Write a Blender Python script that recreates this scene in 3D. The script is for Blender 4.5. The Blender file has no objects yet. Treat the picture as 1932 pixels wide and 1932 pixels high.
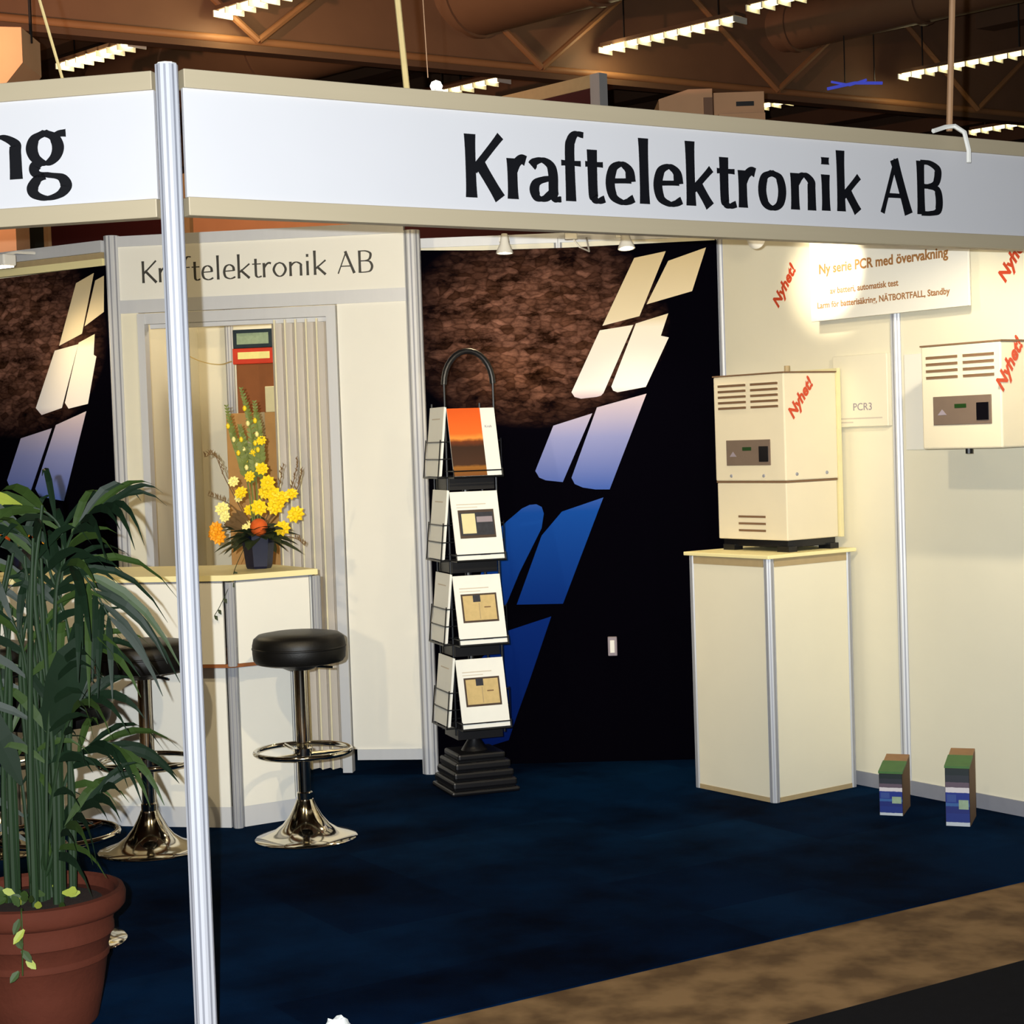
import bpy, bmesh, math, random
from mathutils import Vector, Matrix
random.seed(7)
SC = bpy.context.scene
COL = SC.collection

# ------------------------------------------------------------------ camera
cam_d = bpy.data.cameras.new('camera')
cam_d.sensor_width = 36.0
cam_d.lens = 36.0 * 3340.0 / 1932.0
cam_d.clip_end = 200
cam = bpy.data.objects.new('camera', cam_d)
COL.objects.link(cam)
_p, _r = math.radians(2.35), 0.034
_fw = Vector((0, math.cos(_p), -math.sin(_p)))
_rt0 = Vector((1, 0, 0)); _up0 = _rt0.cross(_fw)
_rt = _rt0 * math.cos(_r) - _up0 * math.sin(_r)
_up = _up0 * math.cos(_r) + _rt0 * math.sin(_r)
_m = Matrix((_rt, _up, -_fw)).transposed().to_4x4()
_m.translation = (0, 0, 1.552)
cam.matrix_world = _m
SC.camera = cam
# ------------------------------------------------------------------ world, exposure
w = bpy.data.worlds.new('hall_ambience'); SC.world = w; w.use_nodes = True
w.node_tree.nodes['Background'].inputs[0].default_value = (1.0, 0.66, 0.40, 1)
w.node_tree.nodes['Background'].inputs[1].default_value = 0.07
SC.view_settings.view_transform = 'Standard'
SC.view_settings.look = 'None'
SC.view_settings.exposure = 0.0
SC.view_settings.gamma = 1.0
SC.view_settings.use_curve_mapping = False
SC.cycles.use_denoising = True

def lamp(name, kind, loc, watts, col, size=0.03, aim=None, cone=None, blend=0.5):
    d = bpy.data.lights.new(name, kind)
    d.energy = watts; d.color = col
    if kind in ('POINT', 'SPOT'): d.shadow_soft_size = size
    if kind == 'SPOT':
        d.spot_size = math.radians(cone); d.spot_blend = blend
    if kind == 'AREA': d.size = size
    o = bpy.data.objects.new(name, d); COL.objects.link(o)
    o.location = loc
    if aim is not None:
        o.rotation_euler = (Vector(aim) - Vector(loc)).to_track_quat('-Z', 'Y').to_euler()
    return o

# the photographer's flash, just left of the lens
lamp('camera_flash', 'SPOT', (-0.075, -0.02, 1.60), 1480, (0.93, 0.975, 1.0), 0.009, aim=(0, 8, 1.35), cone=90, blend=0.5)
WARM = (1.0, 0.79, 0.47)

# ------------------------------------------------------------------ materials
def s2l(c):
    c = c / 255.0
    return c / 12.92 if c <= 0.04045 else ((c + 0.055) / 1.055) ** 2.4
def rgb(c): return (s2l(c[0]), s2l(c[1]), s2l(c[2]), 1)

def mat(name, c, rough=0.5, metal=0.0, var=0.06, scale=25.0, bump=0.0, spec=0.4, coat=0.0, stretch=None, c2=None):
    m = bpy.data.materials.new(name); m.use_nodes = True
    nt = m.node_tree; b = nt.nodes['Principled BSDF']
    b.inputs['Roughness'].default_value = rough
    b.inputs['Metallic'].default_value = metal
    b.inputs['Specular IOR Level'].default_value = spec
    b.inputs['Coat Weight'].default_value = coat
    tc = nt.nodes.new('ShaderNodeTexCoord'); mp = nt.nodes.new('ShaderNodeMapping')
    if stretch: mp.inputs['Scale'].default_value = stretch
    nz = nt.nodes.new('ShaderNodeTexNoise'); nz.inputs['Scale'].default_value = scale; nz.inputs['Detail'].default_value = 4
    mx = nt.nodes.new('ShaderNodeMix'); mx.data_type = 'RGBA'
    a = rgb(c)
    if c2 is None:
        lo = tuple(x * (1 - var * 1.5) for x in a[:3]) + (1,); hi = tuple(min(1, x * (1 + var)) for x in a[:3]) + (1,)
    else: lo, hi = a, rgb(c2)
    mx.inputs['A'].default_value = lo; mx.inputs['B'].default_value = hi
    nt.links.new(tc.outputs['Object'], mp.inputs['Vector']); nt.links.new(mp.outputs['Vector'], nz.inputs['Vector'])
    if c2 is None:
        nt.links.new(nz.outputs['Fac'], mx.inputs['Factor'])
    else:
        rp = nt.nodes.new('ShaderNodeValToRGB'); rp.color_ramp.elements[0].position = 0.38; rp.color_ramp.elements[1].position = 0.62
        nt.links.new(nz.outputs['Fac'], rp.inputs['Fac']); nt.links.new(rp.outputs['Color'], mx.inputs['Factor'])
    nt.links.new(mx.outputs['Result'], b.inputs['Base Color'])
    if bump:
        bp = nt.nodes.new('ShaderNodeBump'); bp.inputs['Strength'].default_value = bump; bp.inputs['Distance'].default_value = 0.01
        nz2 = nt.nodes.new('ShaderNodeTexNoise'); nz2.inputs['Scale'].default_value = scale * 6; nz2.inputs['Detail'].default_value = 3
        nt.links.new(mp.outputs['Vector'], nz2.inputs['Vector'])
        nt.links.new(nz2.outputs['Fac'], bp.inputs['Height']); nt.links.new(bp.outputs['Normal'], b.inputs['Normal'])
    return m

def emat(name, c, strength):
    m = bpy.data.materials.new(name); m.use_nodes = True
    b = m.node_tree.nodes['Principled BSDF']
    b.inputs['Base Color'].default_value = rgb(c)
    b.inputs['Emission Color'].default_value = rgb(c)
    b.inputs['Emission Strength'].default_value = strength
    return m

def bandmat(name, axis, stops, rough=0.4, ease='CONSTANT', coat=0.0, noise=0.0, nscale=8.0, spec=0.4):
    """printed colour bands / gradients along one object axis; stops = [(coordinate in metres, rgb)]"""
    m = bpy.data.materials.new(name); m.use_nodes = True
    nt = m.node_tree; b = nt.nodes['Principled BSDF']
    b.inputs['Roughness'].default_value = rough; b.inputs['Coat Weight'].default_value = coat
    b.inputs['Specular IOR Level'].default_value = spec
    tc = nt.nodes.new('ShaderNodeTexCoord'); sp = nt.nodes.new('ShaderNodeSeparateXYZ')
    lo = stops[0][0]; hi = stops[-1][0] + 1e-4
    mr = nt.nodes.new('ShaderNodeMapRange'); mr.inputs[1].default_value = lo; mr.inputs[2].default_value = hi
    rp = nt.nodes.new('ShaderNodeValToRGB'); rp.color_ramp.interpolation = ease
    el = rp.color_ramp.elements
    while len(el) < len(stops): el.new(0.5)
    for e, (p, c) in zip(el, stops):
        e.position = (p - lo) / (hi - lo); e.color = rgb(c)
    nt.links.new(tc.outputs['Object'], sp.inputs[0])
    src = sp.outputs['XYZ'.index(axis)]
    if noise:
        nz = nt.nodes.new('ShaderNodeTexNoise'); nz.inputs['Scale'].default_value = nscale; nz.inputs['Detail'].default_value = 4
        nt.links.new(tc.outputs['Object'], nz.inputs['Vector'])
        ma = nt.nodes.new('ShaderNodeMath'); ma.operation = 'MULTIPLY_ADD'; ma.inputs[1].default_value = noise
        sb = nt.nodes.new('ShaderNodeMath'); sb.operation = 'SUBTRACT'; sb.inputs[1].default_value = 0.5
        nt.links.new(nz.outputs['Fac'], sb.inputs[0]); nt.links.new(sb.outputs[0], ma.inputs[0]); nt.links.new(src, ma.inputs[2])
        src = ma.outputs[0]
    nt.links.new(src, mr.inputs[0]); nt.links.new(mr.outputs[0], rp.inputs['Fac'])
    nt.links.new(rp.outputs['Color'], b.inputs['Base Color'])
    return m

M = {}
M['panel'] = mat('white_panel', (236, 234, 224), 0.5, var=0.02, scale=6)
M['panel_cream'] = mat('cream_panel', (234, 228, 205), 0.5, var=0.02, scale=6)
M['fascia'] = mat('fascia_white', (206, 205, 208), 0.45, var=0.015, scale=5)
M['alu'] = mat('anodised_aluminium', (176, 178, 182), 0.42, metal=0.25, var=0.05, scale=40, stretch=(1, 1, 0.05))
M['alu_w'] = mat('painted_aluminium', (206, 208, 212), 0.4, metal=0.1, var=0.03, scale=40, stretch=(1, 1, 0.05))
M['groove'] = mat('groove_shade_grey', (150, 152, 162), 0.5, metal=0.2)  # plain grey of rails and screws; on posts it paints the groove shade
M['letter'] = mat('black_vinyl', (14, 15, 20), 0.45, var=0.05)
M['letter2'] = mat('dark_vinyl', (58, 56, 50), 0.5, var=0.05)
M['red'] = mat('red_vinyl', (196, 70, 38), 0.5, var=0.05)
M['brownprint'] = mat('brown_print', (160, 112, 62), 0.6, var=0.05)
M['paleprint'] = mat('pale_print', (205, 195, 180), 0.6, var=0.05)
M['greyprint'] = mat('grey_print', (150, 140, 150), 0.6, var=0.05)
M['chrome'] = mat('chrome', (225, 218, 200), 0.09, metal=1.0, var=0.02)
M['vinyl'] = mat('black_upholstery', (13, 12, 11), 0.45, var=0.1, scale=60, bump=0.1, spec=0.35)
M['black'] = mat('black_metal', (14, 14, 18), 0.4, var=0.1, spec=0.5)
M['wire'] = mat('dark_wire', (26, 28, 32), 0.35, metal=0.5, var=0.1)
M['ctop'] = mat('cream_laminate', (246, 234, 176), 0.4, var=0.02, scale=8)
M['beige'] = mat('beige_enamel', (226, 216, 190), 0.45, var=0.02, scale=10)
M['slot'] = mat('slot_brown', (120, 92, 66), 0.8)
M['terra'] = mat('terracotta', (86, 40, 26), 0.85, var=0.16, scale=9, bump=0.15, spec=0.2)
M['soil'] = mat('potting_soil', (44, 28, 20), 0.95, var=0.3, scale=40, bump=0.5)
M['leaf'] = mat('palm_leaf', (20, 38, 22), 0.5, var=0.25, scale=8, spec=0.28)
M['leaf2'] = mat('palm_leaf_light', (50, 70, 28), 0.5, var=0.25, scale=8, spec=0.3)
M['leaf3'] = mat('leaf_yellow_green', (150, 160, 60), 0.5, var=0.2, scale=10)
M['stem'] = mat('palm_stem', (34, 54, 30), 0.5, var=0.3, scale=12, stretch=(1, 1, 0.2))
M['fol'] = mat('bouquet_foliage', (52, 62, 34), 0.6, var=0.3, scale=20)
M['spike'] = mat('flower_spike_green', (116, 128, 62), 0.6, var=0.3, scale=40)
M['yel'] = mat('yellow_petal', (250, 214, 30), 0.6, var=0.08, scale=30)
M['pale'] = mat('pale_yellow_petal', (248, 236, 150), 0.6, var=0.08, scale=30)
M['oran'] = mat('orange_yellow_petal', (250, 170, 30), 0.6, var=0.1, scale=30)
M['orng'] = mat('orange_petal', (232, 100, 30), 0.6, var=0.15, scale=60, bump=0.5)
M['twig'] = mat('brown_twig', (110, 84, 50), 0.8, var=0.2)
M['navy'] = mat('navy_glaze', (9, 15, 44), 0.4, var=0.1)
M['fold'] = mat('grey_pleat', (214, 208, 200), 0.6, var=0.05, scale=30, stretch=(1, 1, 0.1))
M['foldedge'] = mat('cream_pleat_edge', (238, 230, 196), 0.6, var=0.04)
M['bulb'] = emat('halogen_glow', (255, 244, 220), 6.0)
M['bulbhot'] = emat('halogen_glow_hot', (255, 246, 228), 14.0)
M['tube'] = emat('fluorescent_glow', (255, 236, 170), 5.0)
M['white'] = mat('white_enamel', (240, 238, 230), 0.35, var=0.02)
M['bluegl'] = emat('blue_neon', (70, 80, 200), 0.6)

def carpet_mat():
    m = bpy.data.materials.new('navy_carpet'); m.use_nodes = True
    nt = m.node_tree; b = nt.nodes['Principled BSDF']
    b.inputs['Roughness'].default_value = 0.95; b.inputs['Specular IOR Level'].default_value = 0.02
    b.inputs['Sheen Weight'].default_value = 0.0
    tc = nt.nodes.new('ShaderNodeTexCoord'); mp = nt.nodes.new('ShaderNodeMapping')
    mp.inputs['Rotation'].default_value = (0, 0, math.radians(-32.3))
    nt.links.new(tc.outputs['Object'], mp.inputs['Vector'])
    br = nt.nodes.new('ShaderNodeTexBrick'); br.offset = 0.0
    br.inputs['Scale'].default_value = 1.0; br.inputs['Brick Width'].default_value = 0.5; br.inputs['Row Height'].default_value = 0.5
    br.inputs['Mortar Size'].default_value = 0.0; br.inputs['Bias'].default_value = -0.2
    br.inputs['Color1'].default_value = rgb((1, 22, 50)); br.inputs['Color2'].default_value = rgb((4, 33, 64)); br.inputs['Mortar'].default_value = rgb((4, 22, 50))
    nt.links.new(mp.outputs['Vector'], br.inputs['Vector'])
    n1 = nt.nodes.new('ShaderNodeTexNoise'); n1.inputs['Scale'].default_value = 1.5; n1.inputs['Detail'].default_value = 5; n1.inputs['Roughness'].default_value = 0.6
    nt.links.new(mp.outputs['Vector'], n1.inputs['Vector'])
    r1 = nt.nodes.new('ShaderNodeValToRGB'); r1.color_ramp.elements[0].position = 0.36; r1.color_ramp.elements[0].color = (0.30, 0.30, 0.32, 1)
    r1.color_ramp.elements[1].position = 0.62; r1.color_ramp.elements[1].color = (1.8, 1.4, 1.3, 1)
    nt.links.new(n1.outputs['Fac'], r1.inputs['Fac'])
    n2 = nt.nodes.new('ShaderNodeTexNoise'); n2.inputs['Scale'].default_value = 260; n2.inputs['Detail'].default_value = 2
    nt.links.new(tc.outputs['Object'], n2.inputs['Vector'])
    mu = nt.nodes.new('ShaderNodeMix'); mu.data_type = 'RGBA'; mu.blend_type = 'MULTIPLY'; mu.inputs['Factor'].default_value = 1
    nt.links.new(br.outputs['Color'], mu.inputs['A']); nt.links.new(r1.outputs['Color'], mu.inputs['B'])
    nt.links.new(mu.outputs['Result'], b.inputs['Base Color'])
    bp = nt.nodes.new('ShaderNodeBump'); bp.inputs['Strength'].default_value = 0.5; bp.inputs['Distance'].default_value = 0.004
    nt.links.new(n2.outputs['Fac'], bp.inputs['Height']); nt.links.new(bp.outputs['Normal'], b.inputs['Normal'])
    return m
M['carpet'] = carpet_mat()
M['runner'] = mat('black_carpet', (22, 21, 24), 0.95, var=0.25, scale=30, spec=0.1)
M['hallfloor'] = mat('brown_hall_floor', (108, 80, 50), 0.8, scale=5.5, c2=(158, 122, 80), spec=0.15)
M['ceil'] = mat('hall_ceiling', (112, 84, 66), 0.8, var=0.15, scale=0.8)
M['purlin'] = mat('ceiling_purlin', (104, 76, 58), 0.8, var=0.15, scale=1.5)
M['truss'] = mat('truss_orange_brown', (158, 112, 76), 0.55, var=0.12, scale=3)
M['duct'] = mat('brown_duct', (126, 92, 70), 0.6, var=0.1, scale=3)
M['darkwall'] = mat('hall_far_wall', (44, 34, 30), 0.9, var=0.2, scale=0.6)
M['maroon'] = mat('maroon_panel', (60, 18, 22), 0.7, var=0.08)
M['dgreen'] = mat('dark_green_panel', (34, 42, 36), 0.7, var=0.08)
M['khaki'] = mat('khaki_rail', (176, 156, 118), 0.6, var=0.08)
M['tan'] = mat('tan_board', (206, 160, 122), 0.7, var=0.08, scale=4)
M['card'] = mat('cardboard', (188, 142, 84), 0.8, var=0.1, scale=15)
M['cardbr'] = mat('brown_cardboard', (140, 84, 44), 0.8, var=0.1, scale=15)
M['teal'] = mat('dark_teal_box', (24, 42, 52), 0.5, var=0.1)
M['redbox'] = mat('red_box', (208, 58, 30), 0.5, var=0.06)
M['mint'] = mat('pale_green_print', (150, 170, 140), 0.5, var=0.2, scale=60)
M['cream'] = mat('cream_box', (228, 218, 170), 0.5, var=0.05)
M['dispgrey'] = mat('display_grey', (116, 100, 88), 0.35, var=0.06)
M['dispblack'] = mat('display_black', (12, 11, 16), 0.2, var=0.05)
M['dispgreen'] = mat('display_green', (30, 62, 26), 0.3, var=0.2, scale=200)
M['paper'] = mat('white_paper', (238, 240, 236), 0.6, var=0.02)
M['rope'] = mat('pale_rope', (206, 182, 124), 0.7, var=0.1)
M['rod'] = mat('tan_rod', (172, 132, 96), 0.5, var=0.1)
M['bannerdark'] = mat('banner_black', (9, 9, 16), 0.35, var=0.3, scale=4)
M['leaf'].node_tree.nodes['Principled BSDF'].inputs['Transmission Weight'].default_value = 0.0

# ------------------------------------------------------------------ mesh helpers
class MB:
    def __init__(s): s.bm = bmesh.new()
    def box(s, c, d, rz=0.0, bevel=0.0):
        r = bmesh.ops.create_cube(s.bm, size=1.0)
        vs = r['verts']
        bmesh.ops.scale(s.bm, vec=d, verts=vs)
        if bevel:
            es = list({e for v in vs for e in v.link_edges})
            rb = bmesh.ops.bevel(s.bm, geom=es, offset=bevel, segments=2, affect='EDGES', profile=0.5)
            vs = list({v for f in rb['faces'] for v in f.verts} | {v for v in vs if v.is_valid})
        if rz: bmesh.ops.rotate(s.bm, cent=(0, 0, 0), matrix=Matrix.Rotation(rz, 3, 'Z'), verts=vs)
        bmesh.ops.translate(s.bm, vec=c, verts=vs)
        return s
    def span(s, a, b, bevel=0.0):
        c = [(x + y) / 2 for x, y in zip(a, b)]; d = [abs(y - x) for x, y in zip(a, b)]
        return s.box(c, d, 0, bevel)
    def prism(s, pts, z0, z1):
        """plan polygon extruded in z"""
        lo = [s.bm.verts.new((x, y, z0)) for x, y in pts]; hi = [s.bm.verts.new((x, y, z1)) for x, y in pts]
        n = len(pts)
        s.bm.faces.new(lo[::-1]); s.bm.faces.new(hi)
        for i in range(n):
            j = (i + 1) % n; s.bm.faces.new((lo[i], lo[j], hi[j], hi[i]))
        return s
    def plate(s, pts, y0, y1):
        """polygon in the x-z plane extruded along y"""
        lo = [s.bm.verts.new((x, y0, z)) for x, z in pts]; hi = [s.bm.verts.new((x, y1, z)) for x, z in pts]
        n = len(pts)
        s.bm.faces.new(lo); s.bm.faces.new(hi[::-1])
        for i in range(n):
            j = (i + 1) % n; s.bm.faces.new((lo[j], lo[i], hi[i], hi[j]))
        return s
    def lathe(s, prof, seg=32, c=(0, 0, 0), cap=True):
        rings = []
        for r, z in prof:
            if r < 1e-5: rings.append([s.bm.verts.new((c[0], c[1], c[2] + z))])
            else: rings.append([s.bm.verts.new((c[0] + r * math.cos(2 * math.pi * i / seg), c[1] + r * math.sin(2 * math.pi * i / seg), c[2] + z)) for i in range(seg)])
        for a, b in zip(rings, rings[1:]):
            for i in range(seg):
                j = (i + 1) % seg
                if len(a) == 1 and len(b) == 1: continue
                if len(a) == 1: s.bm.faces.new((a[0], b[j], b[i]))
                elif len(b) == 1: s.bm.faces.new((a[i], a[j], b[0]))
                else: s.bm.faces.new((a[i], a[j], b[j], b[i]))
        return s
    def tube(s, pts, r, seg=8, closed=False, r1=None):
        pts = [Vector(p) for p in pts]; n = len(pts); rings = []
        prev = None
        for i, p in enumerate(pts):
            if closed: t = pts[(i + 1) % n] - pts[i - 1]
            else: t = pts[min(i + 1, n - 1)] - pts[max(i - 1, 0)]
            t.normalize()
            if prev is None:
                ref = Vector((0, 0, 1)) if abs(t.z) < 0.9 else Vector((1, 0, 0))
                u = t.cross(ref).normalized()
            else: u = (prev - t * prev.dot(t)).normalized()
            prev = u; v = t.cross(u)
            rr = r if r1 is None else r + (r1 - r) * i / max(1, n - 1)
            rings.append([s.bm.verts.new(p + u * rr * math.cos(2 * math.pi * k / seg) + v * rr * math.sin(2 * math.pi * k / seg)) for k in range(seg)])
        m = n if closed else n - 1
        for i in range(m):
            a, b = rings[i], rings[(i + 1) % n]
            for k in range(seg):
                l = (k + 1) % seg; s.bm.faces.new((a[k], a[l], b[l], b[k]))
        if not closed:
            s.bm.faces.new(rings[0][::-1]); s.bm.faces.new(rings[-1])
        return s
    def blade(s, pts, widths, nrm, fold=0.0):
        """leaf blade: centre line with half widths; nrm = side vector"""
        rows = []
        for p, wd in zip(pts, widths):
            p = Vector(p); sd = Vector(nrm).normalized()
            up = Vector((0, 0, 1)) * wd * fold
            rows.append((s.bm.verts.new(p - sd * wd + up), s.bm.verts.new(p), s.bm.verts.new(p + sd * wd + up)))
        for a, b in zip(rows, rows[1:]):
            s.bm.faces.new((a[0], a[1], b[1], b[0])); s.bm.faces.new((a[1], a[2], b[2], b[1]))
        return s
    def xf(s, mtx):
        bmesh.ops.transform(s.bm, matrix=mtx, verts=s.bm.verts); return s
    def obj(s, name, m, parent=None, smooth=False, recalc=True):
        if recalc: bmesh.ops.recalc_face_normals(s.bm, faces=s.bm.faces)
        me = bpy.data.meshes.new(name); s.bm.to_mesh(me); s.bm.free()
        for mm in (m if isinstance(m, (list, tuple)) else [m]): me.materials.append(mm)
        if smooth:
            for p in me.polygons: p.use_smooth = True
            try: me.set_sharp_from_angle(angle=math.radians(40))
            except Exception: pass
        o = bpy.data.objects.new(name, me); COL.objects.link(o)
        if parent is not None: o.parent = parent
        return o

def thing(name, label, cat, loc=(0, 0, 0), rz=0.0, group=None):
    o = bpy.data.objects.new(name, None); COL.objects.link(o)
    o.empty_display_size = 0.1
    o.location = loc; o.rotation_euler = (0, 0, rz)
    o['label'] = label; o['category'] = cat
    if group: o['group'] = group
    return o
def tag(o, label, cat, group=None):
    o['label'] = label; o['category'] = cat
    if group: o['group'] = group
    return o
def struct(name, loc=(0, 0, 0), rz=0.0):
    o = bpy.data.objects.new(name, None); COL.objects.link(o)
    o.location = loc; o.rotation_euler = (0, 0, rz); o['kind'] = 'structure'
    return o
def copy_thing(root, loc, rz, label):
    r = root.copy(); COL.objects.link(r); r.location = loc; r.rotation_euler = (0, 0, rz); r['label'] = label
    for ch in list(root.children):
        c = ch.copy(); COL.objects.link(c); c.parent = r
        for g in ch.children:
            d = g.copy(); COL.objects.link(d); d.parent = c
    return r
def spline(pts, n):
    """Catmull-Rom through points, n samples per span"""
    P = [Vector(p) for p in pts]; out = []
    for i in range(len(P) - 1):
        p0 = P[i - 1] if i else P[0] * 2 - P[1]; p1, p2 = P[i], P[i + 1]
        p3 = P[i + 2] if i + 2 < len(P) else P[-1] * 2 - P[-2]
        for k in range(n):
            t = k / n
            out.append(0.5 * ((2 * p1) + (p2 - p0) * t + (2 * p0 - 5 * p1 + 4 * p2 - p3) * t * t + (3 * p1 - p0 - 3 * p2 + p3) * t ** 3))
    out.append(P[-1]); return out
DEG = math.radians
def rzd(a): return DEG(90 - a)          # heading of a wall's right-hand direction -> rotation about z

# ------------------------------------------------------------------ lettering (flared humanist sans, drawn stroke by stroke)
def glyph(ch, wd, T, t):
    """strokes in cap-height units; returns list of (points, mode) mode: None = contrast, number = fixed width"""
    X = 0.65; h = T / 2
    if ch == 'K': return [([(h, 0), (h, 1)], T), ([(T * .8, .43), (wd * .95, 1)], t * 1.5), ([(T * 1.3, .56), (wd - h * .8, 0)], T)]
    if ch == 'r': return [([(h, 0), (h, X)], T), ([(h, .42), (h + (wd - h) * .35, .58), (h + (wd - h) * .7, .645), (wd, .62)], t * 1.8)]
    if ch == 'a': return [([(wd * .10, .54), (wd * .22, .615), (wd * .45, .645), (wd * .68, .57), (wd * .76, .42), (wd * .76, .13), (wd * .84, .03), (wd, .03)], None),
                          ([(wd * .76, .36), (wd * .5, .34), (wd * .25, .28), (wd * .16, .16), (wd * .26, .035), (wd * .48, .03), (wd * .76, .14)], None)]
    if ch == 'f': return [([(wd * .38, 0), (wd * .38, .8), (wd * .46, 1.0), (wd * .68, 1.1), (wd, 1.09)], None), ([(0, X - .03), (wd * .85, X - .03)], t)]
    if ch == 't': return [([(wd * .38, .86), (wd * .38, .18), (wd * .46, .06), (wd * .66, .02), (wd, .06)], None), ([(0, X - .03), (wd * .95, X - .03)], t)]
    if ch == 'e': return [([(wd * .14, .36), (wd * .92, .38)], t), ([(wd * .90, .36), (wd * .86, .53), (wd * .70, .62), (wd * .50, .645), (wd * .24, .56), (wd * .12, .33), (wd * .22, .11), (wd * .52, .02), (wd * .76, .03), (wd, .09)], None)]
    if ch == 'l': return [([(wd / 2, 0), (wd / 2, 1.1)], T)]
    if ch == 'i': return [([(wd / 2, 0), (wd / 2, X)], T), ([(wd / 2, .83), (wd / 2, .96)], T * .95)]
    if ch == 'k': return [([(h, 0), (h, 1.1)], T), ([(T * .8, .28), (wd * .95, X)], t * 1.4), ([(T * 1.25, .38), (wd - h * .8, 0)], T * .95)]
    if ch == 'o': return [([(wd / 2, .635), (wd * .24, .55), (h, .325), (wd * .24, .1), (wd / 2, .015), (wd * .76, .1), (wd - h, .325), (wd * .76, .55), (wd / 2, .635)], None)]
    if ch == 'n': return [([(h, 0), (h, X)], T), ([(h, .45), (h + (wd - T) * .3, .58), (h + (wd - T) * .62, .62), (wd - h * 1.1, .52), (wd - h, .38), (wd - h, 0)], None)]
    if ch == 'A': return [([(t * .6, 0), (wd * .52, 1)], t * 1.15), ([(wd * .46, 1), (wd - h, 0)], T), ([(wd * .2, .33), (wd * .75, .33)], t)]
    if ch == 'B': return [([(h, 0), (h, 1)], T), ([(h, .975), (wd * .5, .97), (wd * .80, .88), (wd * .84, .75), (wd * .74, .60), (wd * .5, .535), (h, .53)], None),
                          ([(wd * .45, .535), (wd * .78, .48), (wd - h * .9, .28), (wd * .8, .08), (wd * .5, .025), (h, .02)], None)]
    if ch == 'g': return [([(wd * .46, .66), (wd * .2, .58), (wd * .1, .43), (wd * .2, .28), (wd * .46, .2), (wd * .7, .28), (wd * .8, .43), (wd * .7, .58), (wd * .46, .66)], None),
                          ([(wd * .68, .58), (wd * .84, .63), (wd * 1.02, .635)], t * 1.5),
                          ([(wd * .3, .24), (wd * .17, .15), (wd * .22, .05), (wd * .5, .02), (wd * .84, -.03), (wd * .97, -.16), (wd * .8, -.28), (wd * .46, -.33), (wd * .16, -.27), (wd * .08, -.16), (wd * .22, -.04), (wd * .42, .01)], None)]
    return []
def letter_mesh(mb, ch, x0, wd, z0, cap, T, t, y):
    """adds a letter to mb in the x-z plane (x to the right), facing -y"""
    wd = wd / cap
    for si, (pts, mode) in enumerate(glyph(ch, wd, T, t)):
        if len(pts) > 2:
            cl = (Vector((*pts[0], 0)) - Vector((*pts[-1], 0))).length < 1e-4
            P = spline([(a, b, 0) for a, b in pts], 12)
        else:
            a, b = Vector((*pts[0], 0)), Vector((*pts[1], 0)); cl = False
            P = [a.lerp(b, k / 8) for k in range(9)]
        n = len(P); L = []; Rr = []
        yy = y - 0.00012 * si
        for i, p in enumerate(P):
            if cl and i in (0, n - 1): tg = P[1] - P[n - 2]
            else: tg = P[min(i + 1, n - 1)] - P[max(i - 1, 0)]
            tg.normalize()
            u = i / (n - 1)
            if mode is None: wv = t + (T - t) * abs(tg.y) ** 1.2
            else: wv = mode
            if not cl:
                e = abs(2 * u - 1)
                wv *= 1 + 0.14 * e ** 3 if mode is not None else 1 + 0.10 * e ** 6
            nx, ny = -tg.y, tg.x
            L.append(mb.bm.verts.new((x0 + (p.x + nx * wv / 2) * cap, yy, z0 + (p.y + ny * wv / 2) * cap)))
            Rr.append(mb.bm.verts.new((x0 + (p.x - nx * wv / 2) * cap, yy, z0 + (p.y - ny * wv / 2) * cap)))
        for i in range(n - 1):
            mb.bm.faces.new((L[i], Rr[i], Rr[i + 1], L[i + 1]))

_dg = None
def text(name, body, size, m, parent, loc, rot=(math.pi / 2, 0, 0), shear=0.0, squash=1.0, bold=0.0):
    cu = bpy.data.curves.new(name + '_curve', 'FONT'); cu.body = body; cu.size = size; cu.shear = shear
    cu.extrude = 0.0004; cu.offset = bold; cu.resolution_u = 3
    tmp = bpy.data.objects.new(name + '_tmp', cu); COL.objects.link(tmp)
    bpy.context.view_layer.update()
    me = bpy.data.meshes.new_from_object(tmp.evaluated_get(bpy.context.evaluated_depsgraph_get()))
    bpy.data.objects.remove(tmp); bpy.data.curves.remove(cu)
    me.materials.clear(); me.materials.append(m); me.name = name
    o = bpy.data.objects.new(name, me); COL.objects.link(o)
    o.parent = parent; o.location = loc; o.rotation_euler = rot; o.scale = (squash, 1, 1)
    return o

# ================================================================== HALL
# floor of the hall
fl = MB().span((-30, -8, -0.06), (30, 45, -0.005)).obj('floor', M['hallfloor']); fl['kind'] = 'structure'
wb = MB().span((-30, 44.8, -0.005), (30, 45, 6.4)).obj('wall_far', M['darkwall']); wb['kind'] = 'structure'
wl = MB().span((-30.2, -8, -0.005), (-30, 45, 6.4)).obj('wall_far_left', M['darkwall']); wl['kind'] = 'structure'
wr = MB().span((30, -8, -0.005), (30.2, 45, 6.4)).obj('wall_far_right', M['darkwall']); wr['kind'] = 'structure'
ce = struct('ceiling', (0, 0, 6.4))
MB().span((-30, -8, 0), (30, 45, 0.1)).obj('ceiling_deck', M['ceil'], ce)
pd = Vector((math.sin(DEG(-46)), math.cos(DEG(-46)), 0))          # direction of the ceiling ribs
pn = Vector((pd.y, -pd.x, 0))
for k in range(-4, 17):
    c = Vector((-2.0, 16, -0.2)) + pn * (k * 1.9 - 5.0)
    b = MB(); b.box((0, 0, 0), (0.28, 26, 0.4)); b.obj('rib', M['purlin'], ce)
    o = ce.children[-1]; 
    o.location = c; o.rotation_euler = (0, 0, DEG(46))

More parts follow.
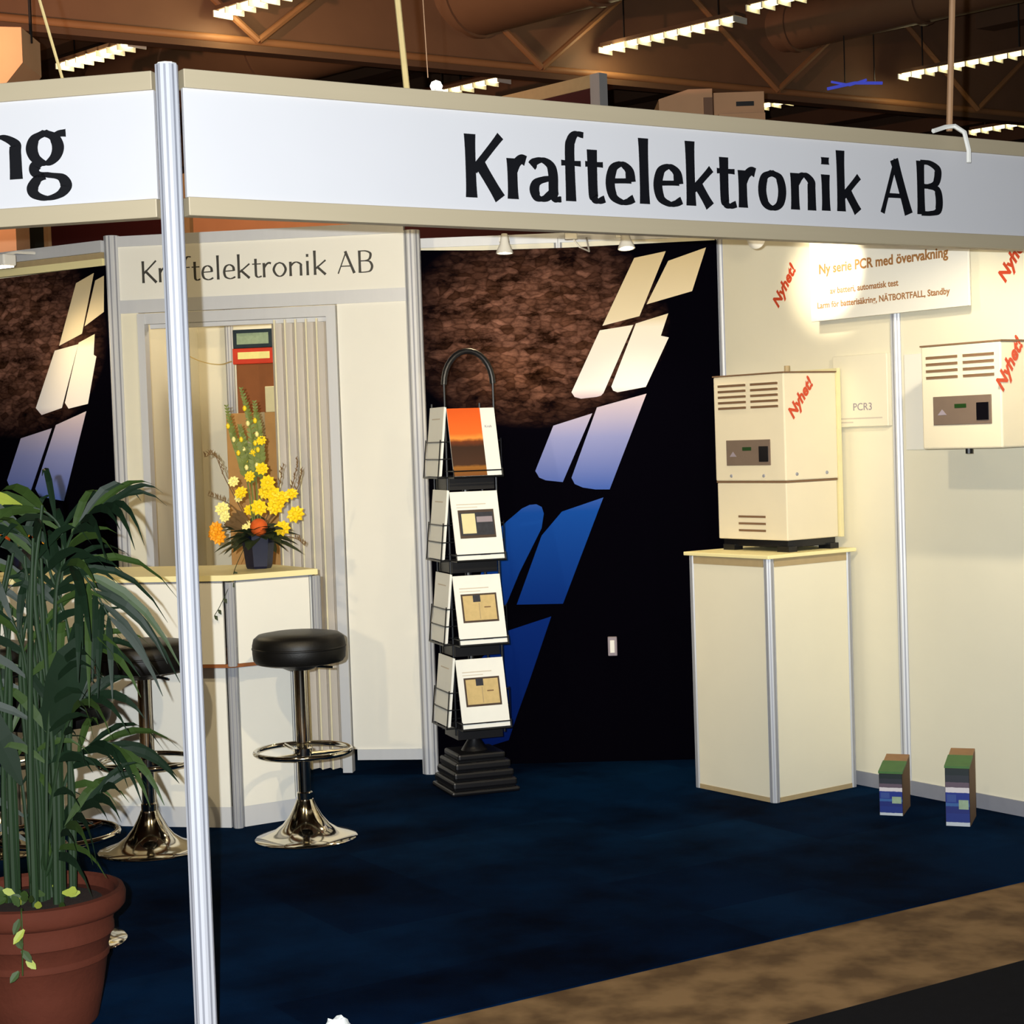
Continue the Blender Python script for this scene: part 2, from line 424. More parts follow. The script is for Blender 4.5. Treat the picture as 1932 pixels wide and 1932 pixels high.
# round ducts along the ribs
def duct(px, r, label, z):
    t = thing('air_duct', label, 'duct', px, DEG(46))
    MB().lathe([(0, 0), (r, 0), (r, 9), (0, 9)], 28).xf(Matrix.Rotation(DEG(-90), 4, 'X')).obj('duct_body', M['duct'], t, smooth=True)
    for k in range(1, 6):
        MB().lathe([(r, 0), (r + .025, 0), (r + .025, .06), (r, .06)], 28).xf(Matrix.Rotation(DEG(-90), 4, 'X') @ Matrix.Translation((0, 0, k * 1.5))).obj('collar', M['duct'], t, smooth=True)
    for k in (1.2, 4.6, 8.0):
        MB().tube([(0, k, r), (0, k, 6.4 - z)], 0.012, 6).obj('hanger', M['black'], t)
    return t
duct((2.0, 14.6, 5.75), 0.42, 'large round brown duct under hall ceiling above the middle of the long fascia', 5.75)
duct((5.3, 16.5, 5.75), 0.25, 'slim brown duct under hall ceiling above right end of long fascia', 5.75)

# roof trusses (bottom chord, top chord, diagonals)
def truss(p0, ang, ln, label, seed):
    t = thing('roof_truss', label, 'beam', p0, rzd(ang))
    MB().tube([(-4, -.02, 0), (ln, -.02, 0)], 0.04, 12).obj('bottom_chord', M['truss'], t, smooth=True)
    MB().span((-4, -0.09, -0.10), (ln, 0.07, -0.045)).obj('flange', M['purlin'], t)
    MB().span((-4, 0.05, -.04), (ln, 0.07, 1.15)).obj('web_plate', M['duct'], t)
    MB().span((-4, -0.1, 1.12), (ln, 0.1, 1.26)).obj('top_chord', M['purlin'], t)
    k = -3.5; up = True
    while k < ln - 1.4:
        a, b = ((k, -.08, 0.0), (k + 1.45, -.08, 1.15)) if up else ((k, -.08, 1.15), (k + 1.45, -.08, 0.0))
        MB().tube([a, b], 0.032, 8).obj('diagonal', M['truss'], t, smooth=True)
        k += 1.45; up = not up
    return t
truss((-4.05, 14.32, 5.065), 58.5, 16, 'orange-brown roof truss crossing the hall just above the fascias', 1)
truss((-6.6, 22.5, 5.05), 58.5, 20, 'second roof truss farther back, seen low above the right fascia', 2)

# fluorescent fittings: rows at 46 degrees
def fitting(p, ln, label, w_=0.10, emit=True):
    t = thing('ceiling_light', label, 'light', p, DEG(46), 'fluorescent fittings under the hall ceiling')
    # local y points back-left, so the fitting runs along -y from its far end
    MB().span((-w_ * .8, -ln, 0.025), (w_ * .8, 0, 0.06)).obj('housing', M['purlin'], t)
    n = max(4, int(ln / 0.16))
    tm = MB().span((-w_ * .55, -ln + .02, 0.0), (w_ * .55, -.02, 0.025)).obj('tube', M['tube'], t)
    for k in range(n + 1):
        MB().span((-w_, -ln * k / n - .006, -0.035), (w_, -ln * k / n + .006, 0.02)).obj('louvre', M['white'], t)
    for k in (0.15, 0.85):
        MB().tube([(0, -ln * k, 0.06), (0, -ln * k, 1.1)], 0.008, 5).obj('hanger', M['black'], t)
    return t
fitting((-2.31, 15.2, 5.24), 1.6, 'fluorescent fitting cut by top edge of photo, above the corner post')
fitting((1.06, 17.4, 5.30), 1.62, 'complete bright fluorescent fitting above the middle of the long fascia')
fitting((2.29, 15.9, 5.30), 1.5, 'fluorescent fitting cut by top edge, right of centre')
fitting((4.36, 19.2, 5.30), 1.6, 'thin fluorescent fitting passing behind the tan rod at right')
fitting((-4.18, 17.3, 5.30), 1.22, 'fluorescent fitting just above the short left fascia')
fitting((-0.72, 19.4, 5.30), 1.1, 'fluorescent fitting behind the small lamp on the long fascia')
fitting((2.95, 20.8, 5.30), 1.2, 'short far fluorescent fitting right of the pinkish-brown boxes')
fitting((6.1, 23.0, 5.30), 1.2, 'farthest fluorescent fitting at the right edge of the photo')
# point lights added near the fittings: truss scallops and ceiling fill
for p, e_ in (((-2.22, 15.10, 5.19), 5), ((1.15, 17.16, 5.25), 5), ((4.45, 19.03, 5.25), 4), ((-3.8, 16.7, 5.0), 20), ((-1.5, 14.1, 5.0), 30), ((1.9, 16.5, 5.15), 3)):
    lamp('fitting_fill', 'POINT', p, e_, (1.0, 0.84, 0.46), 0.08)
# unseen floodlight, added to brighten hanging sign, red partition and truss
t = thing('unseen_floodlight', 'unseen floodlight added beyond the left frame edge to brighten sign and truss', 'lamp', (-4.9, 8.4, 0))
MB().tube([(0, 0, 0), (0, 0, 3.3)], 0.03, 8).obj('pole', M['black'], t)
MB().lathe([(0, 0), (.2, 0), (.2, .03), (0, .04)], 16).obj('base', M['black'], t)
MB().lathe([(.03, 3.3), (.14, 3.42), (.14, 3.44), (.12, 3.43), (0, 3.36)], 16).obj('reflector', M['black'], t)
MB().lathe([(0, 3.40), (.05, 3.42), (0, 3.46)], 12).obj('bulb', M['bulb'], t)
lamp('added_flood_light', 'SPOT', (-4.9, 8.4, 3.5), 1200, (1.0, 0.52, 0.30), 0.1, aim=(-2.8, 11.8, 4.6), cone=84, blend=.9)

# neighbouring stand: red partition with posts and slanting-away rail
rp = thing('partition_wall', 'dark red partition wall with khaki posts of a stand behind', 'partition', (0.63, 11.0, 0), DEG(43))
# local x points front-right; wall runs along +y (back-left) 
for k in range(5):
    y0, y1 = k * 2.30, k * 2.30 + 2.24
    MB().span((-0.02, y0 + .05, 0.0), (0.02, y1, 3.70)).obj('panel', M['dgreen'] if k >= 3 else M['tan'] if k == 1 else M['maroon'], rp)  # tan panel added in place of a warm-lit beam above the cabin
    MB().span((-0.035, y0 - .03, 0.0), (0.035, y0 + .05, 3.78)).obj('post', M['alu'] if k == 0 else M['khaki'], rp)
MB().span((-0.03, 0, 3.70), (0.03, 11.4, 3.78)).obj('rail', M['khaki'], rp)

t = thing('display_tower', 'pinkish-brown display tower with slanted top behind the long fascia', 'display', (1.08, 12.0, 0))
MB().plate([(0, 0), (.36, 0), (.36, 3.86), (.20, 3.86), (0, 3.80)], 0, 0.4).obj('tower_body', M['tan'], t)
MB().span((.30, -.012, .2), (.36, 0, 3.80)).obj('edge_strip', M['duct'], t)
t = thing('display_tower', 'pinkish-brown display tower with small dark slot behind the long fascia', 'display', (1.455, 12.05, 0))
MB().span((0, 0, 0), (.34, .4, 3.84)).obj('tower_body', M['tan'], t)
MB().span((.02, -.10, 0), (.33, 0, 3.68)).obj('lower_box', M['tan'], t)
MB().span((.15, -.008, 3.745), (.27, 0, 3.775)).obj('dark_slot', M['black'], t)
t = thing('hanging_sign', 'tan hanging sign box with cut corner at top left', 'sign', (-2.95, 10.0, 0))
MB().plate([(-.3, 3.60), (.17, 3.60), (.30, 3.75), (.30, 3.945), (-.3, 3.98)], 0, 0.4).obj('sign_body', M['tan'], t)
MB().plate([(-.02, 3.80), (.16, 3.95), (.12, 3.95), (-.06, 3.83)], -.012, 0).obj('stripe', M['purlin'], t)
for x in (-.1, .3): MB().tube([(x, .2, 3.9), (x, .2, 6.4)], 0.01, 5).obj('hanger', M['black'], t)
t = thing('display_tower', 'orange-lit tan panel column glimpsed below the left fascia', 'display', (-3.25, 10.4, 0))
MB().span((0, 0, 0), (.41, .3, 3.0)).obj('tower_body', M['tan'], t)
MB().span((.06, -.012, .3), (.16, 0, 2.95)).obj('edge_strip', M['rod'], t)
t = thing('neon_sign', 'blue neon strip sign far off in the hall', 'sign', (3.62, 18.1, 0))
MB().tube([(-.28, 0, 4.99), (.0, 0, 5.04), (.28, 0, 5.03)], .016, 8).tube([(-.24, 0, 5.06), (-.05, 0, 5.02), (.12, 0, 5.07)], .012, 8).obj('neon_tube', M['bluegl'], t)
for x in (-.1, .2): MB().tube([(x, 0, 5.05), (x, 0, 6.4)], 0.006, 5).obj('hanger', M['black'], t)

# ================================================================== STAND FLOOR
U = Vector((math.sin(DEG(57.7)), math.cos(DEG(57.7)), 0)); NV = Vector((U.y, -U.x, 0))
PA = Vector((-0.812, 4.394, 0)); PE = PA + U * 3.735
LD = Vector((math.sin(DEG(-77.5)), math.cos(DEG(-77.5)), 0)); PL = PA + LD * 2.2
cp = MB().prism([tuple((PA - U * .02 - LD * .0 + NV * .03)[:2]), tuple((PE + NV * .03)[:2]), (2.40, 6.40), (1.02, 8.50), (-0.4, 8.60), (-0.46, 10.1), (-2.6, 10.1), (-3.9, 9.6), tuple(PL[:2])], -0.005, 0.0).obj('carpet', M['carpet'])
tag(cp, 'navy blue carpet with darker worn patches covering the stand floor', 'carpet')
r0 = PA + NV * 0.64 - U * 3; r1 = PA + NV * 0.64 + U * 8; r2 = r1 + NV * 2.5; r3 = r0 + NV * 2.5
rn = MB().prism([tuple(r0[:2]), tuple(r3[:2]), tuple(r2[:2]), tuple(r1[:2])], -0.005, -0.001).obj('carpet', M['runner'])
tag(rn, 'black aisle runner at bottom right corner, beyond the brown floor strip', 'carpet')

# ================================================================== WALLS OF THE STAND
def post_part(mb_parent, x, z0, z1, name='post', r=0.02, m='alu_w', y=0.0):
    """octagonal exhibition post with grooves"""
    pr = []
    for k in range(8):
        a = DEG(22.5 + 45 * k); pr.append((x + r * 1.082 * math.cos(a), y + r * 1.082 * math.sin(a)))
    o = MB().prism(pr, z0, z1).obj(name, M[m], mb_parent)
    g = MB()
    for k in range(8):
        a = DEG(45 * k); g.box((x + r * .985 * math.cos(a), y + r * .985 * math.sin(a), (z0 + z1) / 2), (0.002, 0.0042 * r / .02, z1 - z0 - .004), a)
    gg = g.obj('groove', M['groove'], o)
    return o

# --- storage cabin front (local x to the right, z up, -y towards viewer); origin at right post foot
ws = struct('wall_front', (-0.466, 8.26, 0), rzd(98))
post_part(ws, 0.045, 0, 2.535, r=0.036)
post_part(ws, -1.405, 0, 2.58, r=0.034)
MB().span((-1.375, -.018, 2.525), (0.01, .018, 2.575)).obj('rail', M['alu_w'], ws)
MB().span((-1.375, -.018, 2.21), (0.01, .018, 2.272)).obj('rail', M['alu_w'], ws)
MB().span((-0.30, -.018, 0.068), (0.01, .018, 0.118)).obj('rail', M['alu_w'], ws)
MB().span((-1.375, -.008, 2.272), (0.01, .008, 2.525)).obj('sign_panel', M['panel'], ws)
MB().span((-0.32, -.008, 0.118), (0.01, .008, 2.21)).obj('panel', M['panel'], ws)
MB().span((-1.375, -.008, 0.06), (-1.285, .008, 2.21)).obj('panel', M['panel_cream'], ws)
KW = [('K', .845, .966), ('r', .979, 1.04), ('a', 1.049, 1.156), ('f', 1.159, 1.238), ('t', 1.241, 1.306), ('e', 1.315, 1.409), ('l', 1.432, 1.464), ('e', 1.485, 1.583), ('k', 1.602, 1.702), ('t', 1.718, 1.79), ('r', 1.8, 1.866), ('o', 1.876, 1.988), ('n', 2.007, 2.107), ('i', 2.133, 2.166), ('k', 2.197, 2.296), ('A', 2.38, 2.52), ('B', 2.544, 2.657)]
lt = MB()
x0s, x1s = -1.258, -0.140
for ch, a, b in KW:
    k = (x1s - x0s) / (2.657 - .845)
    letter_mesh(lt, ch, x0s + (a - .845) * k, (b - a) * k, 2.350, 0.103, 0.115, 0.05, -0.0092)
lt.obj('lettering', M['letter2'], ws)

d1 = struct('door_1', (-0.466, 8.26, 0), rzd(98))
MB().span((-0.37, -.03, 0.01), (-0.325, .03, 2.205)).obj('door_jamb', M['alu_w'], d1)
MB().span((-1.285, -.03, 0.01), (-1.25, .03, 2.205)).obj('door_jamb', M['alu_w'], d1)
MB().span((-1.25, -.025, 2.155), (-0.37, .025, 2.205)).obj('door_head', M['alu_w'], d1)
# folding curtain, pushed to the right
fc = thing('folding_curtain', 'grey pleated folding curtain drawn to the right of the storage doorway', 'curtain', (-0.466, 8.26, 0), rzd(98))
nf = 11; xa, xb = -0.655, -0.375; st = (xb - xa) / nf
for k in range(nf):
    x = xa + k * st
    s = 1 if k % 2 else -1
    b = MB().prism([(x + .001, .03 - .02 * s), (x + st - .001, .03 + .02 * s), (x + st - .001, .036 + .02 * s), (x + .001, .036 - .02 * s)], 0.02, 2.15)
    b.obj('fold_panel', M['fold'], fc)
    if k % 2 == 1:
        MB().tube([(x, .008, .02), (x, .008, 2.15)], 0.0045, 6).obj('fold_edge', M['foldedge'], fc)
MB().span((-1.24, .02, 2.135), (-0.375, .05, 2.156)).obj('track', M['alu_w'], fc)

# inside of the storage cabin
wi = struct('wall_storage', (-0.466, 8.26, 0), rzd(98))
MB().span((-1.5, 1.30, 0), (0.1, 1.32, 2.5)).obj('panel', M['panel_cream'], wi)
MB().span((-1.44, .02, 0), (-1.42, 1.30, 2.5)).obj('panel', M['panel_cream'], wi)
MB().span((0.0, .03, 0), (0.02, 1.30, 2.5)).obj('panel', M['panel_cream'], wi)
post_part(wi, -1.23, 0, 2.5, r=0.022, y=1.26)
lamp('storage_light', 'POINT', (-1.05, 8.95, 2.42), 15, (1.0, 0.84, 0.58), 0.08)
sl = thing('bulkhead_lamp', 'small round white lamp fixed inside the storage cabin', 'lamp', (-0.95, 9.55, 2.30), rzd(98))
MB().lathe([(0, -.05), (.06, -.04), (.08, 0), (.08, .02), (0, .02)], 20).obj('lamp_body', M['white'], sl)
# carton stack (storage), measured around x=-1.30, y=9.1
def carton(label, cx, cy, z0, w_, d_, h, m, name='carton', extra=None, rz=DEG(-10)):
    t = thing(name, label, 'box', (cx, cy, z0), rz)
    MB().span((-w_ / 2, -d_ / 2, 0), (w_ / 2, d_ / 2, h), 0.004).obj('box_body', m, t)
    if extra: extra(t, w_, d_, h)
    return t
def tape(t, w_, d_, h):
    MB().span((-.025, -d_ / 2 - .001, h - .12), (.025, d_ / 2 + .001, h + .0012)).obj('tape', M['khaki'], t)
def ex_teal(t, w_, d_, h):
    MB().span((-w_ * .42, -d_ / 2 - .002, .02), (w_ * .2, -d_ / 2, h * .8)).obj('printed_label', M['mint'], t)
def ex_red(t, w_, d_, h):
    MB().span((-w_ * .40, -d_ / 2 - .002, .025), (w_ * .18, -d_ / 2, .06)).obj('printed_label', M['pale'], t)
def ex_cream(t, w_, d_, h):
    MB().span((-w_ * .1, -d_ / 2 - .002, .03), (w_ * .45, -d_ / 2, h * .75)).obj('printed_label', M['slot'], t)
def ex_tan(t, w_, d_, h):
    tape(t, w_, d_, h)
    MB().span((-w_ * .30, -d_ / 2 - .002, h * .62), (-w_ * .14, -d_ / 2, h * .82)).obj('printed_label', M['paper'], t)
cx, cy = -1.20, 9.1
carton('tan cardboard carton, floor level, lowest of the storage stack', cx, cy, 0, .40, .36, .48, M['card'], extra=tape)
carton('tan cardboard carton, second from floor in the storage stack', cx, cy, .48, .40, .36, .45, M['card'], extra=tape)
carton('tan cardboard carton with white sticker behind the flower spikes', cx - .02, cy, .93, .36, .36, .80, M['card'], extra=ex_tan)
carton('plain brown carton under the red box on the storage stack', cx - .01, cy + .04, 1.73, .30, .25, .25, M['cardbr'])
carton('small cream box with brown window standing before the brown carton', cx + .06, cy - .150, 1.73, .15, .09, .13, M['cream'], extra=ex_cream)
carton('red box with pale print near top of the storage stack', cx - .03, cy + .03, 1.98, .29, .25, .08, M['redbox'], extra=ex_red)
carton('dark teal box with pale green print, topmost of the storage stack', cx - .035, cy + .03, 2.06, .27, .25, .095, M['teal'], extra=ex_teal)
st = MB().tube(spline([(-1.72, 9.4, 2.07), (-1.62, 9.42, 2.02), (-1.52, 9.4, 2.0), (-1.44, 9.3, 2.01)], 6), 0.003, 5).obj('string', M['rope'])
tag(st, 'thin sagging string across the storage cabin wall', 'string')

# --- back wall right (behind the glossy mural)
wk = struct('wall_back', (0.4, 8.42, 0), rzd(93))
for x0, x1 in ((-.80, -.16), (-.12, .60)):
    MB().span((x0, .012, .05), (x1, .028, 2.48)).obj('panel', M['panel_cream'], wk)
MB().span((-.80, 0.0, 2.475), (.62, .04, 2.52)).obj('rail', M['alu_w'], wk)
post_part(wk, -.14, 0, 2.5, r=.02, y=.02)
post_part(wk, .63, 0, 2.5, r=.026)

def brick_print(name, cx, cz, coatv):
    """mural print: dim brick wall fading to black, in the banner's own x-z coordinates"""
    m = bpy.data.materials.new(name); m.use_nodes = True
    nt = m.node_tree; b = nt.nodes['Principled BSDF']
    b.inputs['Roughness'].default_value = 0.7; b.inputs['Specular IOR Level'].default_value = 0.0
    b.inputs['Coat Weight'].default_value = coatv; b.inputs['Coat Roughness'].default_value = 0.09
    tc = nt.nodes.new('ShaderNodeTexCoord'); mp = nt.nodes.new('ShaderNodeMapping'); mp.inputs['Rotation'].default_value = (DEG(90), 0, 0)
    mp.inputs['Rotation'].default_value = (DEG(-90), 0, DEG(0))
    nt.links.new(tc.outputs['Object'], mp.inputs['Vector'])
    nd = nt.nodes.new('ShaderNodeTexNoise'); nd.inputs['Scale'].default_value = 9; nd.inputs['Detail'].default_value = 3
    nt.links.new(mp.outputs['Vector'], nd.inputs['Vector'])
    ad = nt.nodes.new('ShaderNodeMix'); ad.data_type = 'RGBA'; ad.blend_type = 'LINEAR_LIGHT'; ad.inputs['Factor'].default_value = 0.03
    nt.links.new(mp.outputs['Vector'], ad.inputs['A']); nt.links.new(nd.outputs['Color'], ad.inputs['B'])
    # rough stone blocks: cell tone and dark joints
    mpb = nt.nodes.new('ShaderNodeMapping'); mpb.inputs['Scale'].default_value = (17, 38, 0)
    nt.links.new(ad.outputs['Result'], mpb.inputs['Vector'])
    v1 = nt.nodes.new('ShaderNodeTexVoronoi'); v1.voronoi_dimensions = '2D'; v1.inputs['Scale'].default_value = 1.0; v1.inputs['Randomness'].default_value = .85
    v2 = nt.nodes.new('ShaderNodeTexVoronoi'); v2.voronoi_dimensions = '2D'; v2.feature = 'DISTANCE_TO_EDGE'; v2.inputs['Scale'].default_value = 1.0; v2.inputs['Randomness'].default_value = .85
    nt.links.new(mpb.outputs['Vector'], v1.inputs['Vector']); nt.links.new(mpb.outputs['Vector'], v2.inputs['Vector'])
    sv = nt.nodes.new('ShaderNodeSeparateColor'); nt.links.new(v1.outputs['Color'], sv.inputs[0])
    rt_ = nt.nodes.new('ShaderNodeValToRGB'); e = rt_.color_ramp.elements; e[0].color = rgb((84, 56, 42)); e[1].color = rgb((146, 106, 90))
    nt.links.new(sv.outputs[0], rt_.inputs['Fac'])
    rj = nt.nodes.new('ShaderNodeValToRGB'); e = rj.color_ramp.elements; e[0].position = 0.0; e[0].color = (.58, .55, .53, 1); e[1].position = .22; e[1].color = (1, 1, 1, 1)
    nt.links.new(v2.outputs['Distance'], rj.inputs['Fac'])
    br = nt.nodes.new('ShaderNodeMix'); br.data_type = 'RGBA'; br.blend_type = 'MULTIPLY'; br.inputs['Factor'].default_value = 1
    nt.links.new(rt_.outputs['Color'], br.inputs['A']); nt.links.new(rj.outputs['Color'], br.inputs['B'])
    # patchy darkening
    n2 = nt.nodes.new('ShaderNodeTexNoise'); n2.inputs['Scale'].default_value = 8; n2.inputs['Detail'].default_value = 8; n2.inputs['Roughness'].default_value = 0.75
    mp2 = nt.nodes.new('ShaderNodeMapping'); mp2.inputs['Scale'].default_value = (0.8, 1.0, 1.7)
    nt.links.new(tc.outputs['Object'], mp2.inputs['Vector']); nt.links.new(mp2.outputs['Vector'], n2.inputs['Vector'])
    r2 = nt.nodes.new('ShaderNodeValToRGB'); r2.color_ramp.elements[0].position = 0.38; r2.color_ramp.elements[0].color = (.10, .08, .07, 1); r2.color_ramp.elements[1].position = .66; r2.color_ramp.elements[1].color = (1.35, 1.25, 1.2, 1)
    nt.links.new(n2.outputs['Fac'], r2.inputs['Fac'])
    m1 = nt.nodes.new('ShaderNodeMix'); m1.data_type = 'RGBA'; m1.blend_type = 'MULTIPLY'; m1.inputs['Factor'].default_value = 1
    nt.links.new(br.outputs['Result'], m1.inputs['A']); nt.links.new(r2.outputs['Color'], m1.inputs['B'])
    # the printed picture's own vignette: bright brick field, black elsewhere
    mpv = nt.nodes.new('ShaderNodeMapping'); mpv.inputs['Location'].default_value = (-cx * 1.45, 0, -cz * 1.95); mpv.inputs['Scale'].default_value = (1.45, 1, 1.95)
    gr = nt.nodes.new('ShaderNodeTexGradient'); gr.gradient_type = 'SPHERICAL'
    nt.links.new(tc.outputs['Object'], mpv.inputs['Vector'])
    cx_ = nt.nodes.new('ShaderNodeVectorMath'); cx_.operation = 'MULTIPLY'; cx_.inputs[1].default_value = (1, 0, 1)
    nt.links.new(mpv.outputs['Vector'], cx_.inputs[0]); nt.links.new(cx_.outputs['Vector'], gr.inputs['Vector'])
    rv = nt.nodes.new('ShaderNodeValToRGB'); rv.color_ramp.elements[0].position = 0.06; rv.color_ramp.elements[0].color = (0, 0, 0, 1); rv.color_ramp.elements[1].position = 0.60; rv.color_ramp.elements[1].color = (1, 1, 1, 1)
    nt.links.new(gr.outputs['Fac'], rv.inputs['Fac'])
    mf = nt.nodes.new('ShaderNodeMix'); mf.data_type = 'RGBA'; mf.inputs['A'].default_value = rgb((5, 4, 10))
    nt.links.new(rv.outputs['Color'], mf.inputs['Factor']); nt.links.new(m1.outputs['Result'], mf.inputs['B'])
    nt.links.new(mf.outputs['Result'], b.inputs['Base Color'])
    return m
def pane_mat(name, coatv=1.0):
    m = bandmat(name, 'Z', [(0.0, (6, 22, 80)), (0.7, (14, 44, 120)), (1.2, (24, 74, 160)), (1.30, (66, 96, 176)), (1.55, (140, 146, 196)), (1.74, (206, 190, 200)), (1.78, (248, 242, 240)), (2.06, (250, 240, 222)), (2.10, (234, 218, 184)), (2.42, (204, 184, 142))], rough=0.7, ease='LINEAR', coat=coatv, spec=0.0)
    m.node_tree.nodes['Principled BSDF'].inputs['Coat Roughness'].default_value = 0.09
    return m
M['pane'] = pane_mat('window_light_print', 0.0)
M['brickR'] = brick_print('brick_print_right', -0.27, 2.08, 0.0)
M['brickL'] = brick_print('brick_print_left', -0.62, 2.12, 0.0)
RP = [[(0.217, 2.386), (0.366, 2.412), (0.233, 2.112), (0.057, 2.073)], [(0.376, 2.366), (0.555, 2.422), (0.484, 2.22), (0.268, 2.166)], [(0.044, 2.052), (0.203, 2.072), (0.052, 1.756), (0.040, 1.744), (0.02, 1.739), (-0.055, 1.733), (-0.085, 1.742), (-0.099, 1.765)], [(0.215, 2.078), (0.369, 2.12), (0.331, 2.016), (0.368, 2.007), (0.253, 1.778), (0.118, 1.757), (0.098, 1.766), (0.090, 1.785)], [(-0.19, 1.61), (-0.004, 1.662), (-0.154, 1.341), (-0.235, 1.352), (-0.265, 1.366), (-0.283, 1.398)], [(0.019, 1.689), (0.255, 1.746), (0.067, 1.299), (0.0, 1.301), (-0.06, 1.312), (-0.098, 1.330), (-0.112, 1.360)], [(-0.509, 1.085), (-0.43, 1.160), (-0.352, 1.222), (-0.315, 1.238), (-0.283, 1.240), (-0.258, 1.226), (-0.249, 1.195), (-0.262, 1.125), (-0.375, 0.916), (-0.443, 0.765), (-0.61, 0.745)], [(-0.263, 1.09), (-0.163, 1.201), (0.036, 1.262), (-0.013, 1.145), (-0.172, 0.762), (-0.393, 0.764)], [(-0.448, 0.638), (-0.23, 0.703), (-0.341, 0.406), (-0.411, 0.229), (-0.453, 0.115), (-0.582, 0.079), (-0.651, 0.286), (-0.593, 0.489)]]
LPn = [[(-0.165, 2.371), (-0.046, 2.41), (-0.141, 2.128), (-0.297, 2.079)], [(-0.038, 2.374), (0.019, 2.392), (0.009, 2.222), (-0.121, 2.162)], [(-0.328, 2.057), (-0.169, 2.079), (-0.298, 1.778), (-0.438, 1.749), (-0.476, 1.784)], [(-0.165, 2.086), (-0.057, 2.121), (-0.07, 2.023), (-0.053, 2.014), (-0.122, 1.791), (-0.252, 1.773), (-0.275, 1.802)], [(-0.59, 1.639), (-0.373, 1.682), (-0.544, 1.368), (-0.684, 1.399), (-0.701, 1.433)], [(-0.343, 1.697), (-0.135, 1.756), (-0.312, 1.326), (-0.478, 1.351), (-0.505, 1.388)]]
bn = thing('mural_banner', 'glossy mural of slanting window light on bricks, blue below, on right back wall', 'banner', (0.4, 8.40, 0), rzd(93))
MB().plate([(-.815, .001), (.60, .001), (.605, 2.455), (.3, 2.452), (-.1, 2.447), (-.5, 2.450), (-.815, 2.462)], -.004, 0.004).obj('print_sheet', M['brickR'], bn)
for p in RP: MB().plate(p, -.0055, -.004).obj('printed_pane', M['pane'], bn)
# socket on the mural
sk = thing('wall_socket', 'small pale wall socket low on the black mural', 'socket', (0.456, 8.385, 0.555), rzd(93))
MB().span((-.022, -.03, -.045), (.022, 0, .045), .004).obj('cover', M['greyprint'], sk)
MB().span((-.012, -.034, -.03), (.010, -.03, .03), .002).obj('insert', M['white'], sk)

# --- left wall with the second mural
wL = struct('wall_left', (-1.91, 8.47, 0), rzd(122))
MB().span((-2.2, .012, .05), (.02, .03, 2.47)).obj('panel', M['panel_cream'], wL)
MB().span((-2.2, -.02, 2.44), (.02, .03, 2.475)).obj('rail', M['ctop'], wL)
MB().span((-2.2, -.005, 2.475), (.02, .03, 2.505)).obj('rail', M['khaki'], wL)  # khaki paints the shaded band between the two rails
MB().span((-2.2, -.025, 2.505), (.02, .03, 2.56)).obj('rail', M['alu_w'], wL)
post_part(wL, -2.22, 0, 2.55, r=.02)
bl = thing('mural_banner', 'mural of slanting window light on bricks, left of the storage cabin', 'banner', (-1.91, 8.45, 0), rzd(122))
MB().plate([(-1.95, .012), (.03, .012), (.03, 2.44), (-.7, 2.432), (-1.95, 2.44)], -.004, 0.004).obj('print_sheet', M['brickL'], bl)
for p in LPn: MB().plate([(x, z) for x, z in p], -.0055, -.004).obj('printed_pane', M['pane'], bl)

# --- right wall
WR = rzd(145.7)
wR = struct('wall_right', (1.02, 8.33, 0), WR)
MB().span((0.02, -.008, .06), (1.065, .008, 2.45)).obj('panel', M['panel_cream'], wR)
MB().span((1.12, -.008, .06), (2.32, .008, 2.45)).obj('panel', M['panel_cream'], wR)
MB().span((0.02, -.016, .0), (1.065, .016, .06)).obj('rail', M['groove'], wR)
MB().span((1.12, -.016, .0), (2.32, .016, .06)).obj('rail', M['groove'], wR)
MB().span((0.02, -.016, 2.45), (2.32, .016, 2.50)).obj('rail', M['alu_w'], wR)
post_part(wR, 1.092, 0, 2.5, r=.026)
post_part(wR, 2.345, 0, 2.5, r=.026)
def nyhet(parent, x, z, y, L, ang=53, sc=1.0):
    """red diagonal word, baseline start x,z"""
    o = text('lettering', 'Nyhet!', L / 2.75, M['red'], parent, (x, y, z), rot=(math.pi / 2, -DEG(ang), 0), shear=0.25, bold=0.0034 * L / .25)
    return o
nw = thing('wall_sticker', 'red slanted Nyhet! lettering on right wall left of the bright sign', 'sticker', (1.02, 8.33, 0), WR)
nyhet(nw, .385, 2.10, -.0095, .20)
nw2 = thing('wall_sticker', 'red slanted Nyhet! lettering on right wall at the photo edge, right of the sign', 'sticker', (1.02, 8.33, 0), WR)
nyhet(nw2, 1.672, 2.095, -.0095, .20)

# info board on the right wall
ib = thing('info_board', 'square white notice board on right wall between cabinet and post', 'board', (1.02, 8.33, 0), WR)
MB().span((.745, -.035, 1.555), (1.062, -.008, 1.862), .003).obj('board', M['panel_cream'], ib)
text('lettering', 'PCR3', .045, M['greyprint'], ib, (.86, -.0355, 1.625), squash=1.1)
MB().span((.77, -.0358, 1.588), (1.03, -.035, 1.594)).obj('print_line', M['paleprint'], ib)
MB().span((.77, -.0358, 1.572), (.86, -.035, 1.578)).obj('print_line', M['paleprint'], ib)

